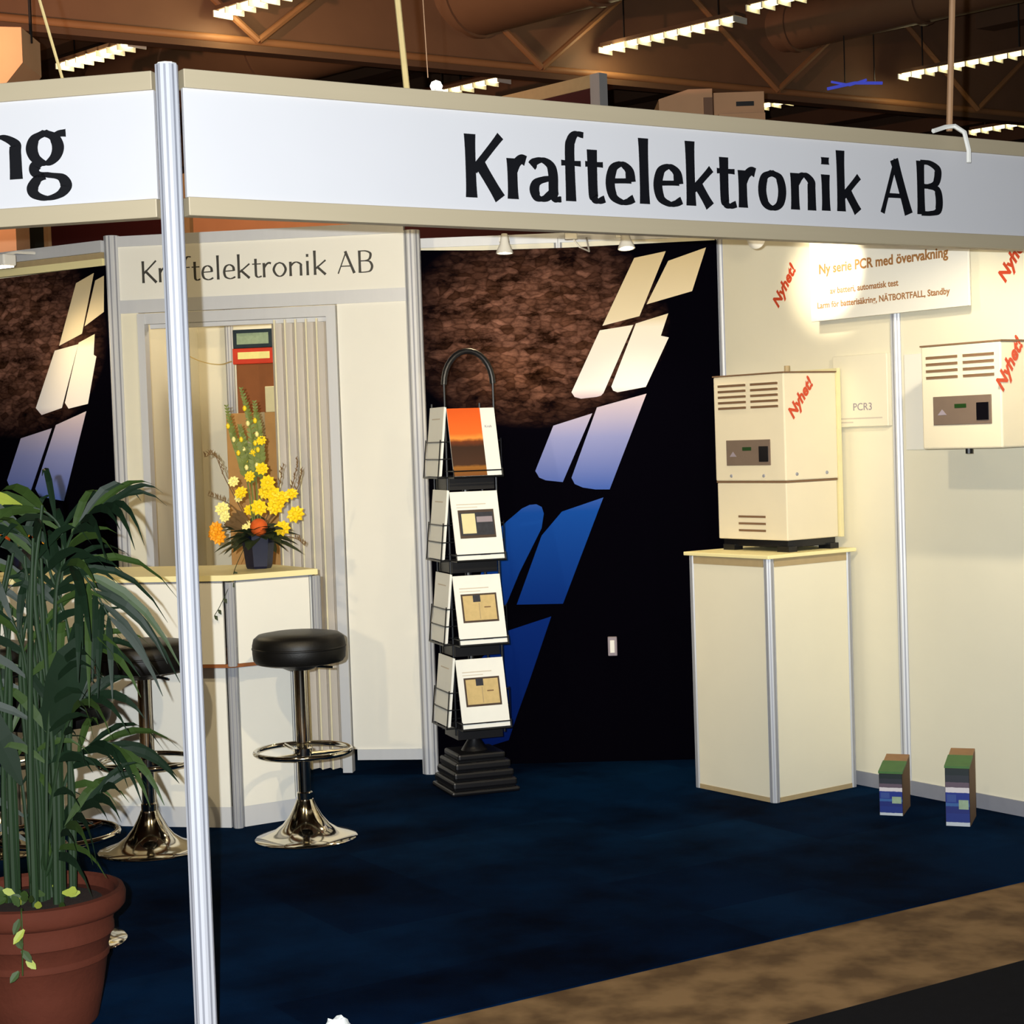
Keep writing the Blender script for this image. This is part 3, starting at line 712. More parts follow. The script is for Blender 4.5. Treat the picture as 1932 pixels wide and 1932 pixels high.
# spotlit sign with three lines
sg = thing('sign_board', 'white sign board with brown text lines under the fascia, glaring at left', 'sign', (1.02, 8.33, 0), WR)
MB().span((.70, -.112, 2.015), (1.580, -.10, 2.36), .002).obj('board', M['panel'], sg)
for x in (.85, 1.42):
    MB().span((x, -.10, 2.1), (x + .03, -.008, 2.28)).obj('bracket', M['alu_w'], sg)
text('lettering', 'Ny serie PCR med övervakning', .058, M['brownprint'], sg, (.755, -.1125, 2.216), squash=.98, bold=.0016)
text('lettering', 'av batteri, automatisk test', .037, M['brownprint'], sg, (.82, -.1125, 2.126), squash=1.0, bold=.0008)
text('lettering', 'Larm för batterisäkring, NÄTBORTFALL, Standby', .037, M['brownprint'], sg, (.74, -.1125, 2.069), squash=.99, bold=.0008)

# cabinets -----------------------------------------------------------
def cabinet_body(t, W, D_, z0, z1, rows, slotz, disp, mount=True):
    """W along local x, front face at y=-D_; bent sheet-metal box with slots and a display window"""
    MB().span((0, -D_, z0), (W, 0, z1), .006).obj('housing', M['beige'], t)
    MB().span((-.004, -D_ - .002, z1), (W + .004, .0, z1 + .006)).obj('top_seam', M['slot'], t)
    for r in range(rows):
        z = slotz[0] - (slotz[0] - slotz[1]) * r / (rows - 1)
        for a, b in ((.07, .47), (.54, .92)):
            MB().span((W * a, -D_ - .003, z - .006), (W * b, -D_ + .002, z + .004)).obj('vent_slot', M['slot'], t)
            MB().span((W * a, -D_ - .005, z + .004), (W * b, -D_ + .002, z + .007)).obj('vent_lip', M['beige'], t)
    x0, x1, zz0, zz1 = disp
    f = MB().span((x0, -D_ - .004, zz0), (x1, -D_ + .002, zz1), .002).obj('display_window', M['dispgrey'], t)
    w_ = x1 - x0; h = zz1 - zz0
    MB().span((x0 + w_ * .38, -D_ - .0055, zz0 + h * .58), (x0 + w_ * .58, -D_ - .004, zz0 + h * .72)).obj('green_readout', M['dispgreen'], f)
    MB().span((x0 + w_ * .76, -D_ - .0075, zz0 + h * .14), (x1 - w_ * .04, -D_ - .004, zz0 + h * .74)).obj('rocker_switch', M['dispblack'], f)
    MB().plate([(x0 + w_ * .08, zz0 + h * .35), (x0 + w_ * .24, zz0 + h * .35), (x0 + w_ * .16, zz0 + h * .55)], -D_ - .005, -D_ - .004).obj('printed_symbol', M['greyprint'], f)

# wall cabinet (local frame of the right wall; s along x)
wc = thing('wall_cabinet', 'beige rectifier cabinet with four slot rows mounted on right wall', 'cabinet', (1.02 + .5635 * 1.505 - .826 * .02, 8.33 - .826 * 1.505 - .5635 * .02, 0), WR)
cabinet_body(wc, .392, .29, 1.458, 1.855, 4, (1.812, 1.735), (.06, .345, 1.55, 1.66))
MB().span((-.36, .0, 1.452), (.46, .012, 1.848), .002).obj('mounting_plate', M['panel'], wc)
MB().lathe([(0, 0), (.014, 0), (.014, .02), (0, .02)], 10, c=(.17, -.22, 1.438)).obj('cable_gland', M['black'], wc)
n1 = nyhet(wc, .393 + .008, 1.66, 0, .21)
n1.rotation_euler = (math.pi / 2, -DEG(56), math.pi / 2); n1.location = (.3935, -.285, 1.665)

# pedestal
PR = DEG(90 - 54)
pe = thing('pedestal', 'white square pedestal with silver corner posts under the tall cabinet', 'pedestal', (1.055, 7.322, 0), PR)
for (a, b) in (((.03, -.002, .02), (.46, .012, 1.0)), ((-.002, .03, .02), (.012, .46, 1.0)), ((.478, .03, .02), (.492, .46, 1.0)), ((.03, .478, .02), (.46, .492, 1.0))):
    MB().span(a, b).obj('side_panel', M['panel_cream'], pe)
for x, y in ((.015, .015), (.475, .015), (.015, .475), (.475, .475)):
    post_part(pe, x, 0, 1.02, r=.02, y=y, m='alu')
for (a, b) in (((.03, -.004, .985), (.46, .014, 1.02)), ((-.004, .03, .985), (.014, .46, 1.02)), ((.03, -.004, .0), (.46, .014, .02)), ((-.004, .03, .0), (.014, .46, .02))):
    MB().span(a, b).obj('rail', M['khaki'], pe)
MB().span((-.018, -.018, 1.02), (.508, .508, 1.036), .003).obj('top_board', M['ctop'], pe)
# tall cabinet: front face looks down local -x, flank along -y  -> own frame turned by 90 degrees
tc_ = thing('tall_cabinet', 'two-part beige rectifier cabinet standing on the white pedestal', 'cabinet', (0, 0, 0), PR - math.pi / 2)
# local frame: x' = -(pedestal y), y' = pedestal x ; place front right corner
_pp = Matrix.Rotation(PR, 3, 'Z') @ Vector((.15, .035, 0)) + Vector((1.055, 7.322, 0))
W2, D2 = .432, .315
_off = Matrix.Rotation(PR - math.pi / 2, 3, 'Z') @ Vector((-W2, D2, 0))
tc_.location = (_pp.x + _off.x, _pp.y + _off.y, 0)
cabinet_body(tc_, W2, D2, 1.338, 1.792, 5, (1.752, 1.655), (.075, .345, 1.405, 1.515))
MB().span((.004, -D2 + .004, 1.085), (W2 - .004, -.004, 1.330), .005).obj('lower_housing', M['beige'], tc_)
MB().span((.002, -D2 + .003, 1.330), (W2 - .002, -.003, 1.338)).obj('seam', M['slot'], tc_)
for k in range(3):
    MB().span((.135, -D2 + .001, 1.125 + k * .03 - .005), (.30, -D2 + .006, 1.125 + k * .03 + .004)).obj('vent_slot', M['slot'], tc_)
for x in (.10, .30):
    MB().lathe([(0, 0), (.008, 0), (.006, .004), (0, .005)], 10).xf(Matrix.Translation((x, -D2, 1.36)) @ Matrix.Rotation(DEG(90), 4, 'X')).obj('screw', M['groove'], tc_)
for y in (-.25, -.07):
    MB().lathe([(0, 0), (.008, 0), (.006, .004), (0, .005)], 10).xf(Matrix.Translation((W2, y, 1.365)) @ Matrix.Rotation(DEG(90), 4, 'Y')).obj('screw', M['groove'], tc_)
MB().span((-.004, .0, 1.085), (W2 + .006, .02, 1.81)).obj('back_plate', M['cream'], tc_)
MB().span((.02, -D2 + .02, 1.055), (W2 - .02, -.01, 1.085)).obj('skid', M['dispblack'], tc_)
for x, y in ((.06, -.28), (W2 - .04, -.28), (.06, -.03), (W2 - .04, -.03)):
    MB().span((x - .035, y - .025, 1.036), (x + .035, y + .025, 1.06)).obj('foot', M['black'], tc_)
MB().lathe([(0, 0), (.012, 0), (.012, .03), (0, .03)], 10, c=(.30, -.16, 1.798)).obj('lifting_eye', M['khaki'], tc_)
n2 = nyhet(tc_, 0, 0, 0, .19)
n2.rotation_euler = (math.pi / 2, -DEG(50), math.pi / 2); n2.location = (W2 + .002, -D2 + .05, 1.595)

# two packs on the carpet
def pack(loc, rz, h0, h1, label):
    t = thing('battery_pack', label, 'box', loc, rz, 'packs on the carpet by the right wall')
    pm_ = bandmat('pack_print_' + str(int(h0 * 1000)), 'Z', [(0, (190, 196, 200)), (h0 * .07, (22, 44, 120)), (h0 * .22, (20, 36, 110)), (h0 * .34, (50, 92, 150)), (h0 * .40, (22, 44, 130)), (h0 * .58, (214, 206, 206)), (h0 * .67, (96, 80, 92)), (h0 * .76, (40, 44, 52)), (h0 * .88, (22, 34, 36)), (h0, (30, 50, 40))], noise=0.004, nscale=60)
    b = MB(); w_ = .092; d_ = .2
    lo = [(0, 0, 0), (w_, 0, 0), (w_, d_, 0), (0, d_, 0)]; hi = [(0, 0, h0), (w_, 0, h0), (w_, d_, h1), (0, d_, h1)]
    vs = [b.bm.verts.new(v) for v in lo + hi]
    for f in ((3, 2, 1, 0), (1, 2, 6, 5), (2, 3, 7, 6), (3, 0, 4, 7)): b.bm.faces.new([vs[i] for i in f])
    b.bm.faces.new([vs[i] for i in (4, 5, 6, 7)])
    b.obj('carton_body', M['slot'], t)
    MB().span((0.001, -.0015, .001), (w_ - .001, 0, h0)).obj('front_print', pm_, t)
    lid = MB(); vs = [lid.bm.verts.new(v) for v in ((-.002, -.003, h0 + .001), (w_ + .002, -.003, h0 + .001), (w_ + .002, d_ * .6, h0 + (h1 - h0) * .6 + .001), (-.002, d_ * .6, h0 + (h1 - h0) * .6 + .001), (-.002, -.003, h0 + .009), (w_ + .002, -.003, h0 + .009), (w_ + .002, d_ * .6, h0 + (h1 - h0) * .6 + .009), (-.002, d_ * .6, h0 + (h1 - h0) * .6 + .009))]
    for f in ((3, 2, 1, 0), (4, 5, 6, 7), (0, 1, 5, 4), (1, 2, 6, 5), (2, 3, 7, 6), (3, 0, 4, 7)): lid.bm.faces.new([vs[i] for i in f])
    lid.obj('green_flap', M['packgreen'], t)
    lid = MB(); y0 = d_ * .6; vs = [lid.bm.verts.new(v) for v in ((0, y0, h0 + (h1 - h0) * .6 + .001), (w_, y0, h0 + (h1 - h0) * .6 + .001), (w_, d_, h1 + .001), (0, d_, h1 + .001), (0, y0, h0 + (h1 - h0) * .6 + .007), (w_, y0, h0 + (h1 - h0) * .6 + .007), (w_, d_, h1 + .007), (0, d_, h1 + .007))]
    for f in ((3, 2, 1, 0), (4, 5, 6, 7), (0, 1, 5, 4), (1, 2, 6, 5), (2, 3, 7, 6), (3, 0, 4, 7)): lid.bm.faces.new([vs[i] for i in f])
    lid.obj('orange_flap', M['packor'], t)
    MB().span((.006, -.004, h0 * .42), (w_ * .45, -.0015, h0 * .55)).obj('printed_label', M['packblue'], t)
    MB().span((w_ * .55, -.004, h0 * .30), (w_ * .95, -.0015, h0 * .46)).obj('printed_label', M['mint'], t)
M['packgreen'] = mat('pack_green', (64, 110, 50), 0.5, var=.15)
M['packor'] = mat('pack_orange_brown', (150, 110, 70), 0.5, var=.15)
M['packblue'] = mat('pack_blue', (44, 70, 140), 0.5, var=.15)
pack((1.430, 7.027, 0), DEG(-21), .168, .205, 'smaller blue and white pack with green top, beside the pedestal')
pack((1.639, 6.799, 0), DEG(-21), .225, .262, 'taller blue and white pack with green top, right of the other pack')

# ================================================================== RECEPTION COUNTER
CR = DEG(-12.5); CM = Vector((-1.164, 7.197, 0))
rc = thing('reception_counter', 'white angled reception counter with cream top behind the bar stools', 'counter', CM, CR)
def offs(d, fx):
    """three straight wings meeting at 45 degrees: outer edge pushed out by d, inner edge .5 behind"""
    k = d * math.tan(DEG(22.5)); h = .5 * math.sin(DEG(45))
    R = (k, -d); E = (k + fx, -d + fx)
    I = (E[0] - h, E[1] + h); ic = (-.207, .5)
    right = [R, E, I, ic]
    return [(-1.0 - x, y) for x, y in right[:1]] + right + [(-1.0 - x, y) for x, y in right[:0:-1]]
lowp, upp, topp = offs(0.0, .205), offs(0.085, .272), offs(0.095, .280)
def facets(poly, z0, z1, names, th=0.012, inset=.03, m='panel'):
    n = len(poly)
    for i in range(n):
        a = Vector((*poly[i], 0)); b = Vector((*poly[(i + 1) % n], 0)); d = (b - a); ln = d.length; d.normalize(); nn = Vector((-d.y, d.x, 0))
        a2 = a + d * inset; b2 = b - d * inset
        MB().prism([tuple(a2[:2]), tuple(b2[:2]), tuple((b2 + nn * th)[:2]), tuple((a2 + nn * th)[:2])], z0, z1).obj(names, M[m], rc)
facets(lowp, .085, .655, 'lower_panel')
facets(lowp, .0, .085, 'plinth_rail', th=.016, m='alu_w')
facets(lowp, .655, .668, 'lower_rail', th=.016, m='alu_w')
facets(upp, .685, 1.015, 'upper_panel')
MB().prism(upp, .670, .684).obj('shadow_line_board', M['cardbr'], rc)  # brown edge paints the shadow line below the overhang
for (x, y) in lowp: post_part(rc, x, 0, .668, r=.020, y=y + .006, m='alu')
for (x, y) in upp: post_part(rc, x, .676, 1.016, r=.018, y=y + .006, m='alu')
facets(upp, 1.012, 1.022, 'trim_strip', th=.014, m='groove')
MB().prism(topp, 1.022, 1.045).obj('counter_top', M['ctop'], rc)

# flower arrangement
FR0 = Vector((-1.085, 7.45, 1.045))
fa = thing('flower_arrangement', 'tall yellow and orange flower arrangement in navy pot on the counter', 'flowers', FR0)
MB().lathe([(0, 0), (.050, 0), (.055, .01), (.072, .145), (.068, .145), (.064, .13), (0, .128)], 6).xf(Matrix.Translation((.012, 0, 0)) @ Matrix.Rotation(DEG(15), 4, 'Z')).obj('pot', M['navy'], fa)
def bloom(p, r, m, face=(0, -1, .35)):
    b = MB(); n = 9; f = Vector(face).normalized()
    q = f.to_track_quat('Z', 'Y').to_matrix().to_4x4()
    for ring, (rr, zz) in enumerate(((1.0, 0.0), (.7, .22))):
        for k in range(n):
            a = 2 * math.pi * (k + .5 * ring) / n; d = Vector((math.cos(a), math.sin(a), 0)); s_ = Vector((-d.y, d.x, 0)) * r * .30 * rr
            v0 = b.bm.verts.new(d * r * .15 + Vector((0, 0, zz * r))); v1 = b.bm.verts.new(d * r * rr * .65 + s_ + Vector((0, 0, (zz + .25) * r)))
            v2 = b.bm.verts.new(d * r * rr + Vector((0, 0, (zz + .15) * r))); v3 = b.bm.verts.new(d * r * rr * .65 - s_ + Vector((0, 0, (zz + .25) * r)))
            b.bm.faces.new((v0, v1, v2, v3))
    b.lathe([(0, 0), (.3 * r, .1 * r), (.34 * r, .3 * r), (.2 * r, .5 * r), (0, .55 * r)], 8)
    b.lathe([(0, -.3 * r), (.5 * r, 0), (.62 * r, .12 * r), (.3 * r, .2 * r), (0, .2 * r)], 9)
    b.xf(Matrix.Translation(p) @ q)
    return b.obj('bloom', m, fa, recalc=True)
YB = [(-0.047, .320), (0.046, .418), (0.068, .361), (0.053, .321), (0.082, .311), (0.121, .292), (0.16, .306), (0.026, .257), (0.098, .259), (0.174, .219), (0.116, .163), (-0.004, .388), (0.009, .49), (0.042, .538), (-0.023, .246)]
YR = [.032, .030, .034, .034, .038, .038, .032, .038, .042, .042, .038, .027, .022, .024, .025]
for (x, z), r in zip(YB, YR):
    bloom((x, random.uniform(-.05, .03), z), r, M['yel'], (random.uniform(-.4, .5), -1, random.uniform(.1, .8)))
for (x, z), r in zip([(-.079, .368), (-.135, .254), (-.035, .186), (-.116, .222), (-.06, .30)], [.026, .034, .026, .026, .024]):
    bloom((x, random.uniform(-.05, .02), z), r, M['pale'], (random.uniform(-.5, .2), -1, .4))
for (x, z), r in zip([(-.158, .172), (-.146, .138), (-.168, .15)], [.036, .036, .03]):
    bloom((x, -.02, z), r, M['oran'], (-.4, -1, .2))
g = MB(); prof = [(0.037 * math.sin(DEG(a)), -.037 * math.cos(DEG(a))) for a in range(0, 181, 15)]
g.lathe(prof, 16, c=(.025, -.055, .176)).obj('orange_ball', M['orng'], fa, smooth=True)
SPK = [[(.013, .0, .14), (.013, 0, .385), (-.002, 0, .609), (-.034, 0, .754)], [(-.002, 0, .14), (-.027, 0, .387), (-.072, 0, .544), (-.099, 0, .683)], [(.02, 0, .14), (.034, 0, .384), (.032, 0, .563), (.019, 0, .697)], [(.0, .02, .14), (-.01, .02, .36), (-.03, .02, .50), (-.05, .02, .60)]]
for sp_ in SPK:
    P = spline(sp_, 10); b = MB(); b.tube(P, .004, 6, r1=.002)
    n = len(P)
    for i in range(10, n):
        if i % 1 == 0:
            s_ = (1 - (i - 10) / (n - 10)) * .011 + .005
            for sd in (-1, 1):
                a = P[i]; d = Vector((sd * .8, random.uniform(-.8, .3), .9)).normalized()
                b.blade([a, a + d * s_ * 1.4, a + d * s_ * 2.6], [s_ * .35, s_ * .7, .0006], (d.z, 0.3, -d.x), .3)
    b.obj('flower_spike', M['spike'], fa, recalc=False)
    for i in range(12, n - 6, 4):
        q = P[i] + Vector((random.uniform(-.012, .012), -.012, 0)); b = MB()
        b.lathe([(0, -.012), (.007, -.006), (.009, .004), (.004, .013), (0, .014)], 7).xf(Matrix.Translation(q)).obj('bud', M['yel' if i % 8 < 4 else 'pale'], fa, smooth=True)
for tw in ([(.043, .183), (.149, .314), (.192, .446)], [(.043, .183), (.171, .313), (.208, .401)], [(-.024, .185), (-.109, .278), (-.193, .314)], [(.064, .138), (.164, .123), (.207, .088)], [(-.024, .185), (-.116, .378), (-.157, .48), (-.201, .477)], [(.04, .19), (.10, .32), (.125, .42)]):
    P = spline([(a, .01, z) for a, z in tw], 8); b = MB(); b.tube(P, .0025, 5, r1=.0012)
    for i in range(9, len(P)):
        s_ = .008
        b.blade([P[i], P[i] + Vector((random.uniform(-.008, .008), -.004, .012)), P[i] + Vector((random.uniform(-.008, .008), -.006, .022))], [.001, .003, .0005], (1, 0, .2))
    b.obj('twig', M['twig'], fa, recalc=False)
for k in range(60):
    a = random.uniform(0, 2 * math.pi); ln = random.uniform(.10, .20); el = random.uniform(-.15, .8)
    d = Vector((math.cos(a), math.sin(a) * .8, el)).normalized(); p0 = Vector((.012, 0, .13))
    P = [p0 + d * ln * t_ + Vector((0, 0, -.05 * t_ * t_)) for t_ in (0, .3, .6, .85, 1)]
    MB().blade(P, [.005, .026, .034, .018, .001], (-d.y, d.x, .1), .25).obj('leaf', M['fol'], fa, recalc=False)
for k in range(14):
    a = random.uniform(2.2, 4.2); ln = random.uniform(.08, .14); p0 = Vector((-.01, -.01, .15)); d = Vector((math.cos(a), math.sin(a) * .6, random.uniform(.3, 1.2))).normalized()
    MB().blade([p0 + d * ln * t_ for t_ in (.2, .5, .8, 1)], [.006, .018, .016, .002], (-d.z, .3, d.x), .3).obj('dried_leaf', M['twig'], fa, recalc=False)
# ivy strand hanging over the counter edge
P = spline([(-.02, -.05, .13), (-.05, -.22, .03), (-.055, -.345, -.03), (-.10, -.352, -.12), (-.125, -.355, -.16)], 6)
b = MB(); b.tube(P, .0015, 5)
for i in range(8, len(P), 4):
    b.blade([P[i], P[i] + Vector((.008, -.004, -.008)), P[i] + Vector((.014, -.006, -.02))], [.002, .008, .001], (.7, 0, .7))
b.obj('trailing_stem', M['fol'], fa, recalc=False)

# orange tulips in a small glass behind the palm
vf = thing('flower_vase', 'small vase of orange-tipped tulips at counter left end, behind the palm', 'flowers', (-2.12, 7.62, 1.045))
MB().lathe([(0, 0), (.04, 0), (.035, .05), (.05, .12), (.045, .12), (0, .10)], 16).obj('vase', M['navy'], vf, smooth=True)
for k, (x, z) in enumerate([(-.055, .135), (-.012, .15), (.03, .15), (.07, .14), (-.09, .16), (.11, .12)]):
    b = MB(); b.tube([(x * .3, 0, .08), (x, -.02, z + .0)], .003, 5); b.obj('stem', M['spike'], vf)
    MB().lathe([(0, -.02), (.014, -.01), (.017, .006), (.011, .02), (.004, .024), (0, .02)], 8, c=(x, -.02, z + .02)).obj('bloom', M['oran'] if k % 3 else M['orng'], vf, smooth=True)

# ================================================================== BAR STOOLS
def make_stool():
    t = thing('bar_stool', 'x', 'stool', (0, 0, 0), 0, 'bar stools at the reception counter')
    MB().lathe([(0, .0), (.200, .0), (.203, .006), (.196, .012), (.165, .020), (.125, .036), (.092, .060), (.066, .092), (.046, .128), (.036, .150), (.034, .158), (0, .16)], 48).obj('base', M['chrome'], t, smooth=True)
    MB().lathe([(.0255, .15), (.0255, .43), (.0255, .68), (0, .68)], 24).lathe([(.030, .155), (.031, .185), (.0255, .19)], 24).obj('pole', M['chrome'], t, smooth=True)
    ring = [(.188 * math.cos(2 * math.pi * k / 40), .188 * math.sin(2 * math.pi * k / 40), .350) for k in range(40)]
    fr_ = MB().tube(ring, .010, 10, closed=True)
    fr_.obj('footrest_ring', M['chrome'], t, smooth=True)
    for a in (100, 220, 340):
        MB().tube([(.02 * math.cos(DEG(a)), .02 * math.sin(DEG(a)), .338), (.186 * math.cos(DEG(a)), .186 * math.sin(DEG(a)), .350)], .008, 8).obj('footrest_spoke', M['chrome'], t, smooth=True)
    MB().lathe([(.0255, .320), (.036, .324), (.036, .362), (.0255, .366)], 24).obj('collar', M['chrome'], t, smooth=True)
    MB().lathe([(0, .672), (.05, .674), (.085, .690), (.09, .702), (0, .702)], 24).obj('seat_plate', M['black'], t, smooth=True)
    MB().lathe([(0, .700), (.150, .700), (.172, .705), (.181, .718), (.184, .745), (.184, .775), (.178, .800), (.160, .815), (.11, .823), (0, .826)], 48).obj('seat', M['vinyl'], t, smooth=True)
    MB().lathe([(.1835, .758), (.1862, .761), (.1862, .765), (.1835, .768)], 48).obj('seat_piping', M['vinyl'], t, smooth=True)
    MB().tube([(.03, 0, .685), (.06, -.02, .684), (.12, -.06, .68)], .005, 6).obj('height_lever', M['chrome'], t)
    return t
s1 = make_stool(); s1['label'] = 'black-seated chrome bar stool fully visible right of the corner post'
s1.location = (-0.858, 6.958, 0); s1.rotation_euler = (0, 0, DEG(20))
copy_thing(s1, (-1.450, 6.836, 0), DEG(-10), 'black-seated chrome bar stool half hidden by the corner post')
copy_thing(s1, (-2.060, 6.930, 0), DEG(50), 'chrome bar stool at the left photo edge, behind the palm stems')
copy_thing(s1, (-1.475, 5.569, 0), DEG(75), 'nearest chrome bar stool standing right behind the terracotta pot')

# ================================================================== LITERATURE RACK
RR = DEG(19); RC = Vector((-0.204, 7.862, 0))
lr = thing('brochure_rack', 'black wire brochure tower with stepped base and arched handle', 'rack', RC, RR)
hw = .125
for k, (r_, z0, z1) in enumerate(((.158, 0, .022), (.148, .026, .062), (.138, .066, .10), (.128, .104, .14), (.11, .144, .175))):
    MB().span((-r_, -r_, z0), (r_, r_, z1), .010).obj('base_step', M['black'], lr)
    if k < 4: MB().span((-r_ + .02, -r_ + .02, z1 - .002), (r_ - .02, r_ - .02, z1 + .006)).obj('base_joint', M['wire'], lr)
MB().lathe([(0, .17), (.06, .175), (.03, .22), (.018, .30), (0, .30)], 20).obj('swivel', M['black'], lr, smooth=True)
MB().tube([(0, 0, .25), (0, 0, 1.66)], .014, 10).obj('centre_pole', M['black'], lr)
for sx in (-1, 1):
    for sy in (-1, 1):
        MB().tube([(sx * .112, sy * .10, .26), (sx * .112, sy * .10, 1.80 if sy < 0 else 1.72)], .0055, 8).obj('upright', M['wire'], lr)
arch = [(-.112 * math.cos(DEG(a)), -.10, 1.80 + .145 * math.sin(DEG(a))) for a in range(0, 181, 12)]
MB().tube(arch, .013, 10).obj('handle', M['black'], lr, smooth=True)
pz = [1.400, 1.036, .668, .300]
def face_mtx(k): return Matrix.Rotation(DEG(-90 * k), 4, 'Z')     # k=0 faces local -y, 1 faces local -x
PK = {0: (-.193, DEG(15)), 1: (-.150, DEG(6)), 2: (-.140, DEG(3)), 3: (-.128, 0.0)}     # foot of pocket, slant, per side
for k in range(4):
    yb, sl_ = PK[k]
    for z in pz:
        b = MB()
        # pocket of wires: floor loop, cross wires, side hooks
        b.tube([(-.112, -.10, z - .006), (-.112, yb - .008, z - .006), (.112, yb - .008, z - .006), (.112, -.10, z - .006)], .0040, 6)
        for dz in ((.022,) if k == 0 else (.075, .15)):
            yy = yb - .006 + dz * math.tan(sl_)
            b.tube([(-.112, -.085, z + dz), (-.112, yy, z + dz), (.112, yy, z + dz), (.112, -.085, z + dz)], .0030, 6)
        hh = .03 if k == 0 else .16
        for x in (-.112, .112): b.tube([(x, yb - .008, z - .006), (x, yb - .008 + hh * math.tan(sl_), z + hh)], .0026, 6)
        b.xf(face_mtx(k)).obj('wire_pocket', M['wire'], lr)
# cloudy back plates between the tiers (dark)
for z in pz:
    MB().span((-.104, -.098, z - .062), (.104, .098, z - .012)).obj('tier_plate', M['black'], lr)
# brochures in the pockets
M['bro_sunset'] = bandmat('sunset_print', 'Z', [(0.0, (120, 70, 24)), (.04, (150, 96, 30)), (.05, (64, 34, 16)), (.13, (52, 28, 14)), (.155, (110, 50, 16)), (.17, (250, 150, 60)), (.19, (240, 110, 36)), (.297, (226, 92, 28))], ease='LINEAR', noise=.02, nscale=25)
M['photo_dark'] = mat('dark_photo', (44, 48, 60), .4, var=.4, scale=60)
M['photo_tan'] = mat('tan_photo', (206, 182, 128), .4, var=.15, scale=40)
M['photo_frame'] = mat('photo_frame', (70, 56, 48), .4)
def brochure(face, z, label, style, x=0.0, dy=0.0, sl=None):
    YB0, sl = PK[face]
    t = thing('brochure', label, 'brochure', (0, 0, 0), 0, 'brochures in the wire tower')
    q = Matrix.Translation(RC) @ Matrix.Rotation(RR, 4, 'Z') @ face_mtx(face) @ Matrix.Translation((x, YB0 + dy, z)) @ Matrix.Rotation(-sl, 4, 'X')
    t.matrix_world = q
    W = .109; H = .305
    MB().span((-W, 0, 0), (W, .006, H), .001).obj('cover', M['paper'], t)
    MB().span((-W + .002, .006, .002), (W - .002, .011, H - .002)).obj('page_block', M['paper'], t)
    if style == 'sunset':
        MB().span((-W, -.0006, 0), (.042, 0, H)).obj('cover_photo', M['bro_sunset'], t)
        text('lettering', 'Kraft', .016, M['greyprint'], t, (.055, -.001, .215))
        MB().span((.05, -.0006, .02), (.095, 0, .024)).obj('print_line', M['paleprint'], t)
    elif style in ('machine', 'dark'):
        MB().span((-.085, -.0006, .245), (.05, 0, .249)).obj('print_line', M['paleprint'], t)
        MB().span((-.085, -.0006, .232), (.01, 0, .235)).obj('print_line', M['paleprint'], t)
        f = MB().span((-.082, -.0008, .095), (.082, 0, .222)).obj('cover_photo', M['photo_frame'], t)
        if style == 'machine':
            MB().span((-.074, -.0016, .104), (.074, -.0008, .214)).obj('photo_print', M['photo_tan'], f)
            MB().span((-.028, -.0022, .185), (.006, -.0016, .216)).obj('photo_detail', M['photo_dark'], f)
            MB().span((.02, -.0022, .158), (.05, -.0016, .163)).obj('photo_detail', M['slot'], f)
            MB().span((-.004, -.0022, .110), (.0, -.0016, .18)).obj('photo_detail', M['khaki'], f)
        else:
            MB().span((-.076, -.0016, .108), (.076, -.0008, .210)).obj('photo_print', M['photo_dark'], f)
            MB().span((-.068, -.0022, .116), (-.006, -.0016, .205)).obj('photo_detail', M['cream'], f)
            MB().span((.0, -.0022, .165), (.072, -.0016, .190)).obj('photo_detail', M['greyprint'], f)
        MB().span((.0, -.0006, .018), (.045, 0, .022)).obj('print_line', M['greyprint'], t)
    else:
        MB().span((-.06, -.0006, .25), (.06, 0, .255)).obj('print_line', M['paleprint'], t)
    return t
brochure(0, pz[0], 'brochure with orange sunset cover and cream strip in the top pocket', 'sunset')
brochure(0, pz[1], 'white brochure with dark grey equipment photo, second pocket from top', 'dark')
brochure(0, pz[2], 'white brochure with tan square photo, third pocket from top', 'machine')
brochure(0, pz[3], 'white brochure with tan square photo, lowest pocket', 'machine')
for z, nm in zip(pz, ('top', 'second', 'third', 'lowest')):
    brochure(1, z, 'plain brochure seen edge-on in the %s left-hand pocket of the wire tower' % nm, 'plain')

# ================================================================== FASCIAS AND CORNER POST
def fascia(name, label, origin, ang, ln, z0, z1, x_start):
    t = thing(name, label, 'sign', origin, rzd(ang))
    rb, rt_ = z0 + .046, z1 - .046
    MB().span((x_start, -.006, rb), (ln, .006, rt_)).obj('board', M['fascia'], t)
    MB().span((x_start, -.016, rt_), (ln, .030, z1), .002).obj('top_rail', M['alurail'], t)
    MB().span((x_start, -.016, z0), (ln, .030, rb), .002).obj('bottom_rail', M['alurail'], t)
    return t
M['alurail'] = mat('satin_rail', (184, 170, 142), 0.5, metal=0.1, var=0.04, scale=30, stretch=(.05, 1, 1))
fr_ = fascia('fascia_board', 'long white fascia lettered Kraftelektronik AB along the stand front', PA, 57.7, 3.70, 2.132, 2.492, .038)
for i, (ch, a, b_) in enumerate(KW):
    b = MB(); letter_mesh(b, ch, a, b_ - a, 2.213 + (a - .845) * .012, .172, .19, .085, -.0068)
    b.obj('letter', M['letter'], fr_)
fl_ = fascia('fascia_board', 'short white fascia with black letters ng left of the corner post', PA, 102.5, -.034, 2.128, 2.486, -2.165)
b = MB(); letter_mesh(b, 'n', -.52, .125, 2.246, .172, .19, .06, -.0068); b.obj('letter', M['letter'], fl_)
b = MB(); letter_mesh(b, 'g', -.376, .102, 2.248, .164, .20, .07, -.0068); b.obj('letter', M['letter'], fl_)
cpst = thing('corner_post', 'white grooved aluminium corner post in front joining both fascias', 'post', PA)
post_part(cpst, 0, 0.01, 2.50, r=.0265, name='profile', m='postwhite') if 'postwhite' in M else None
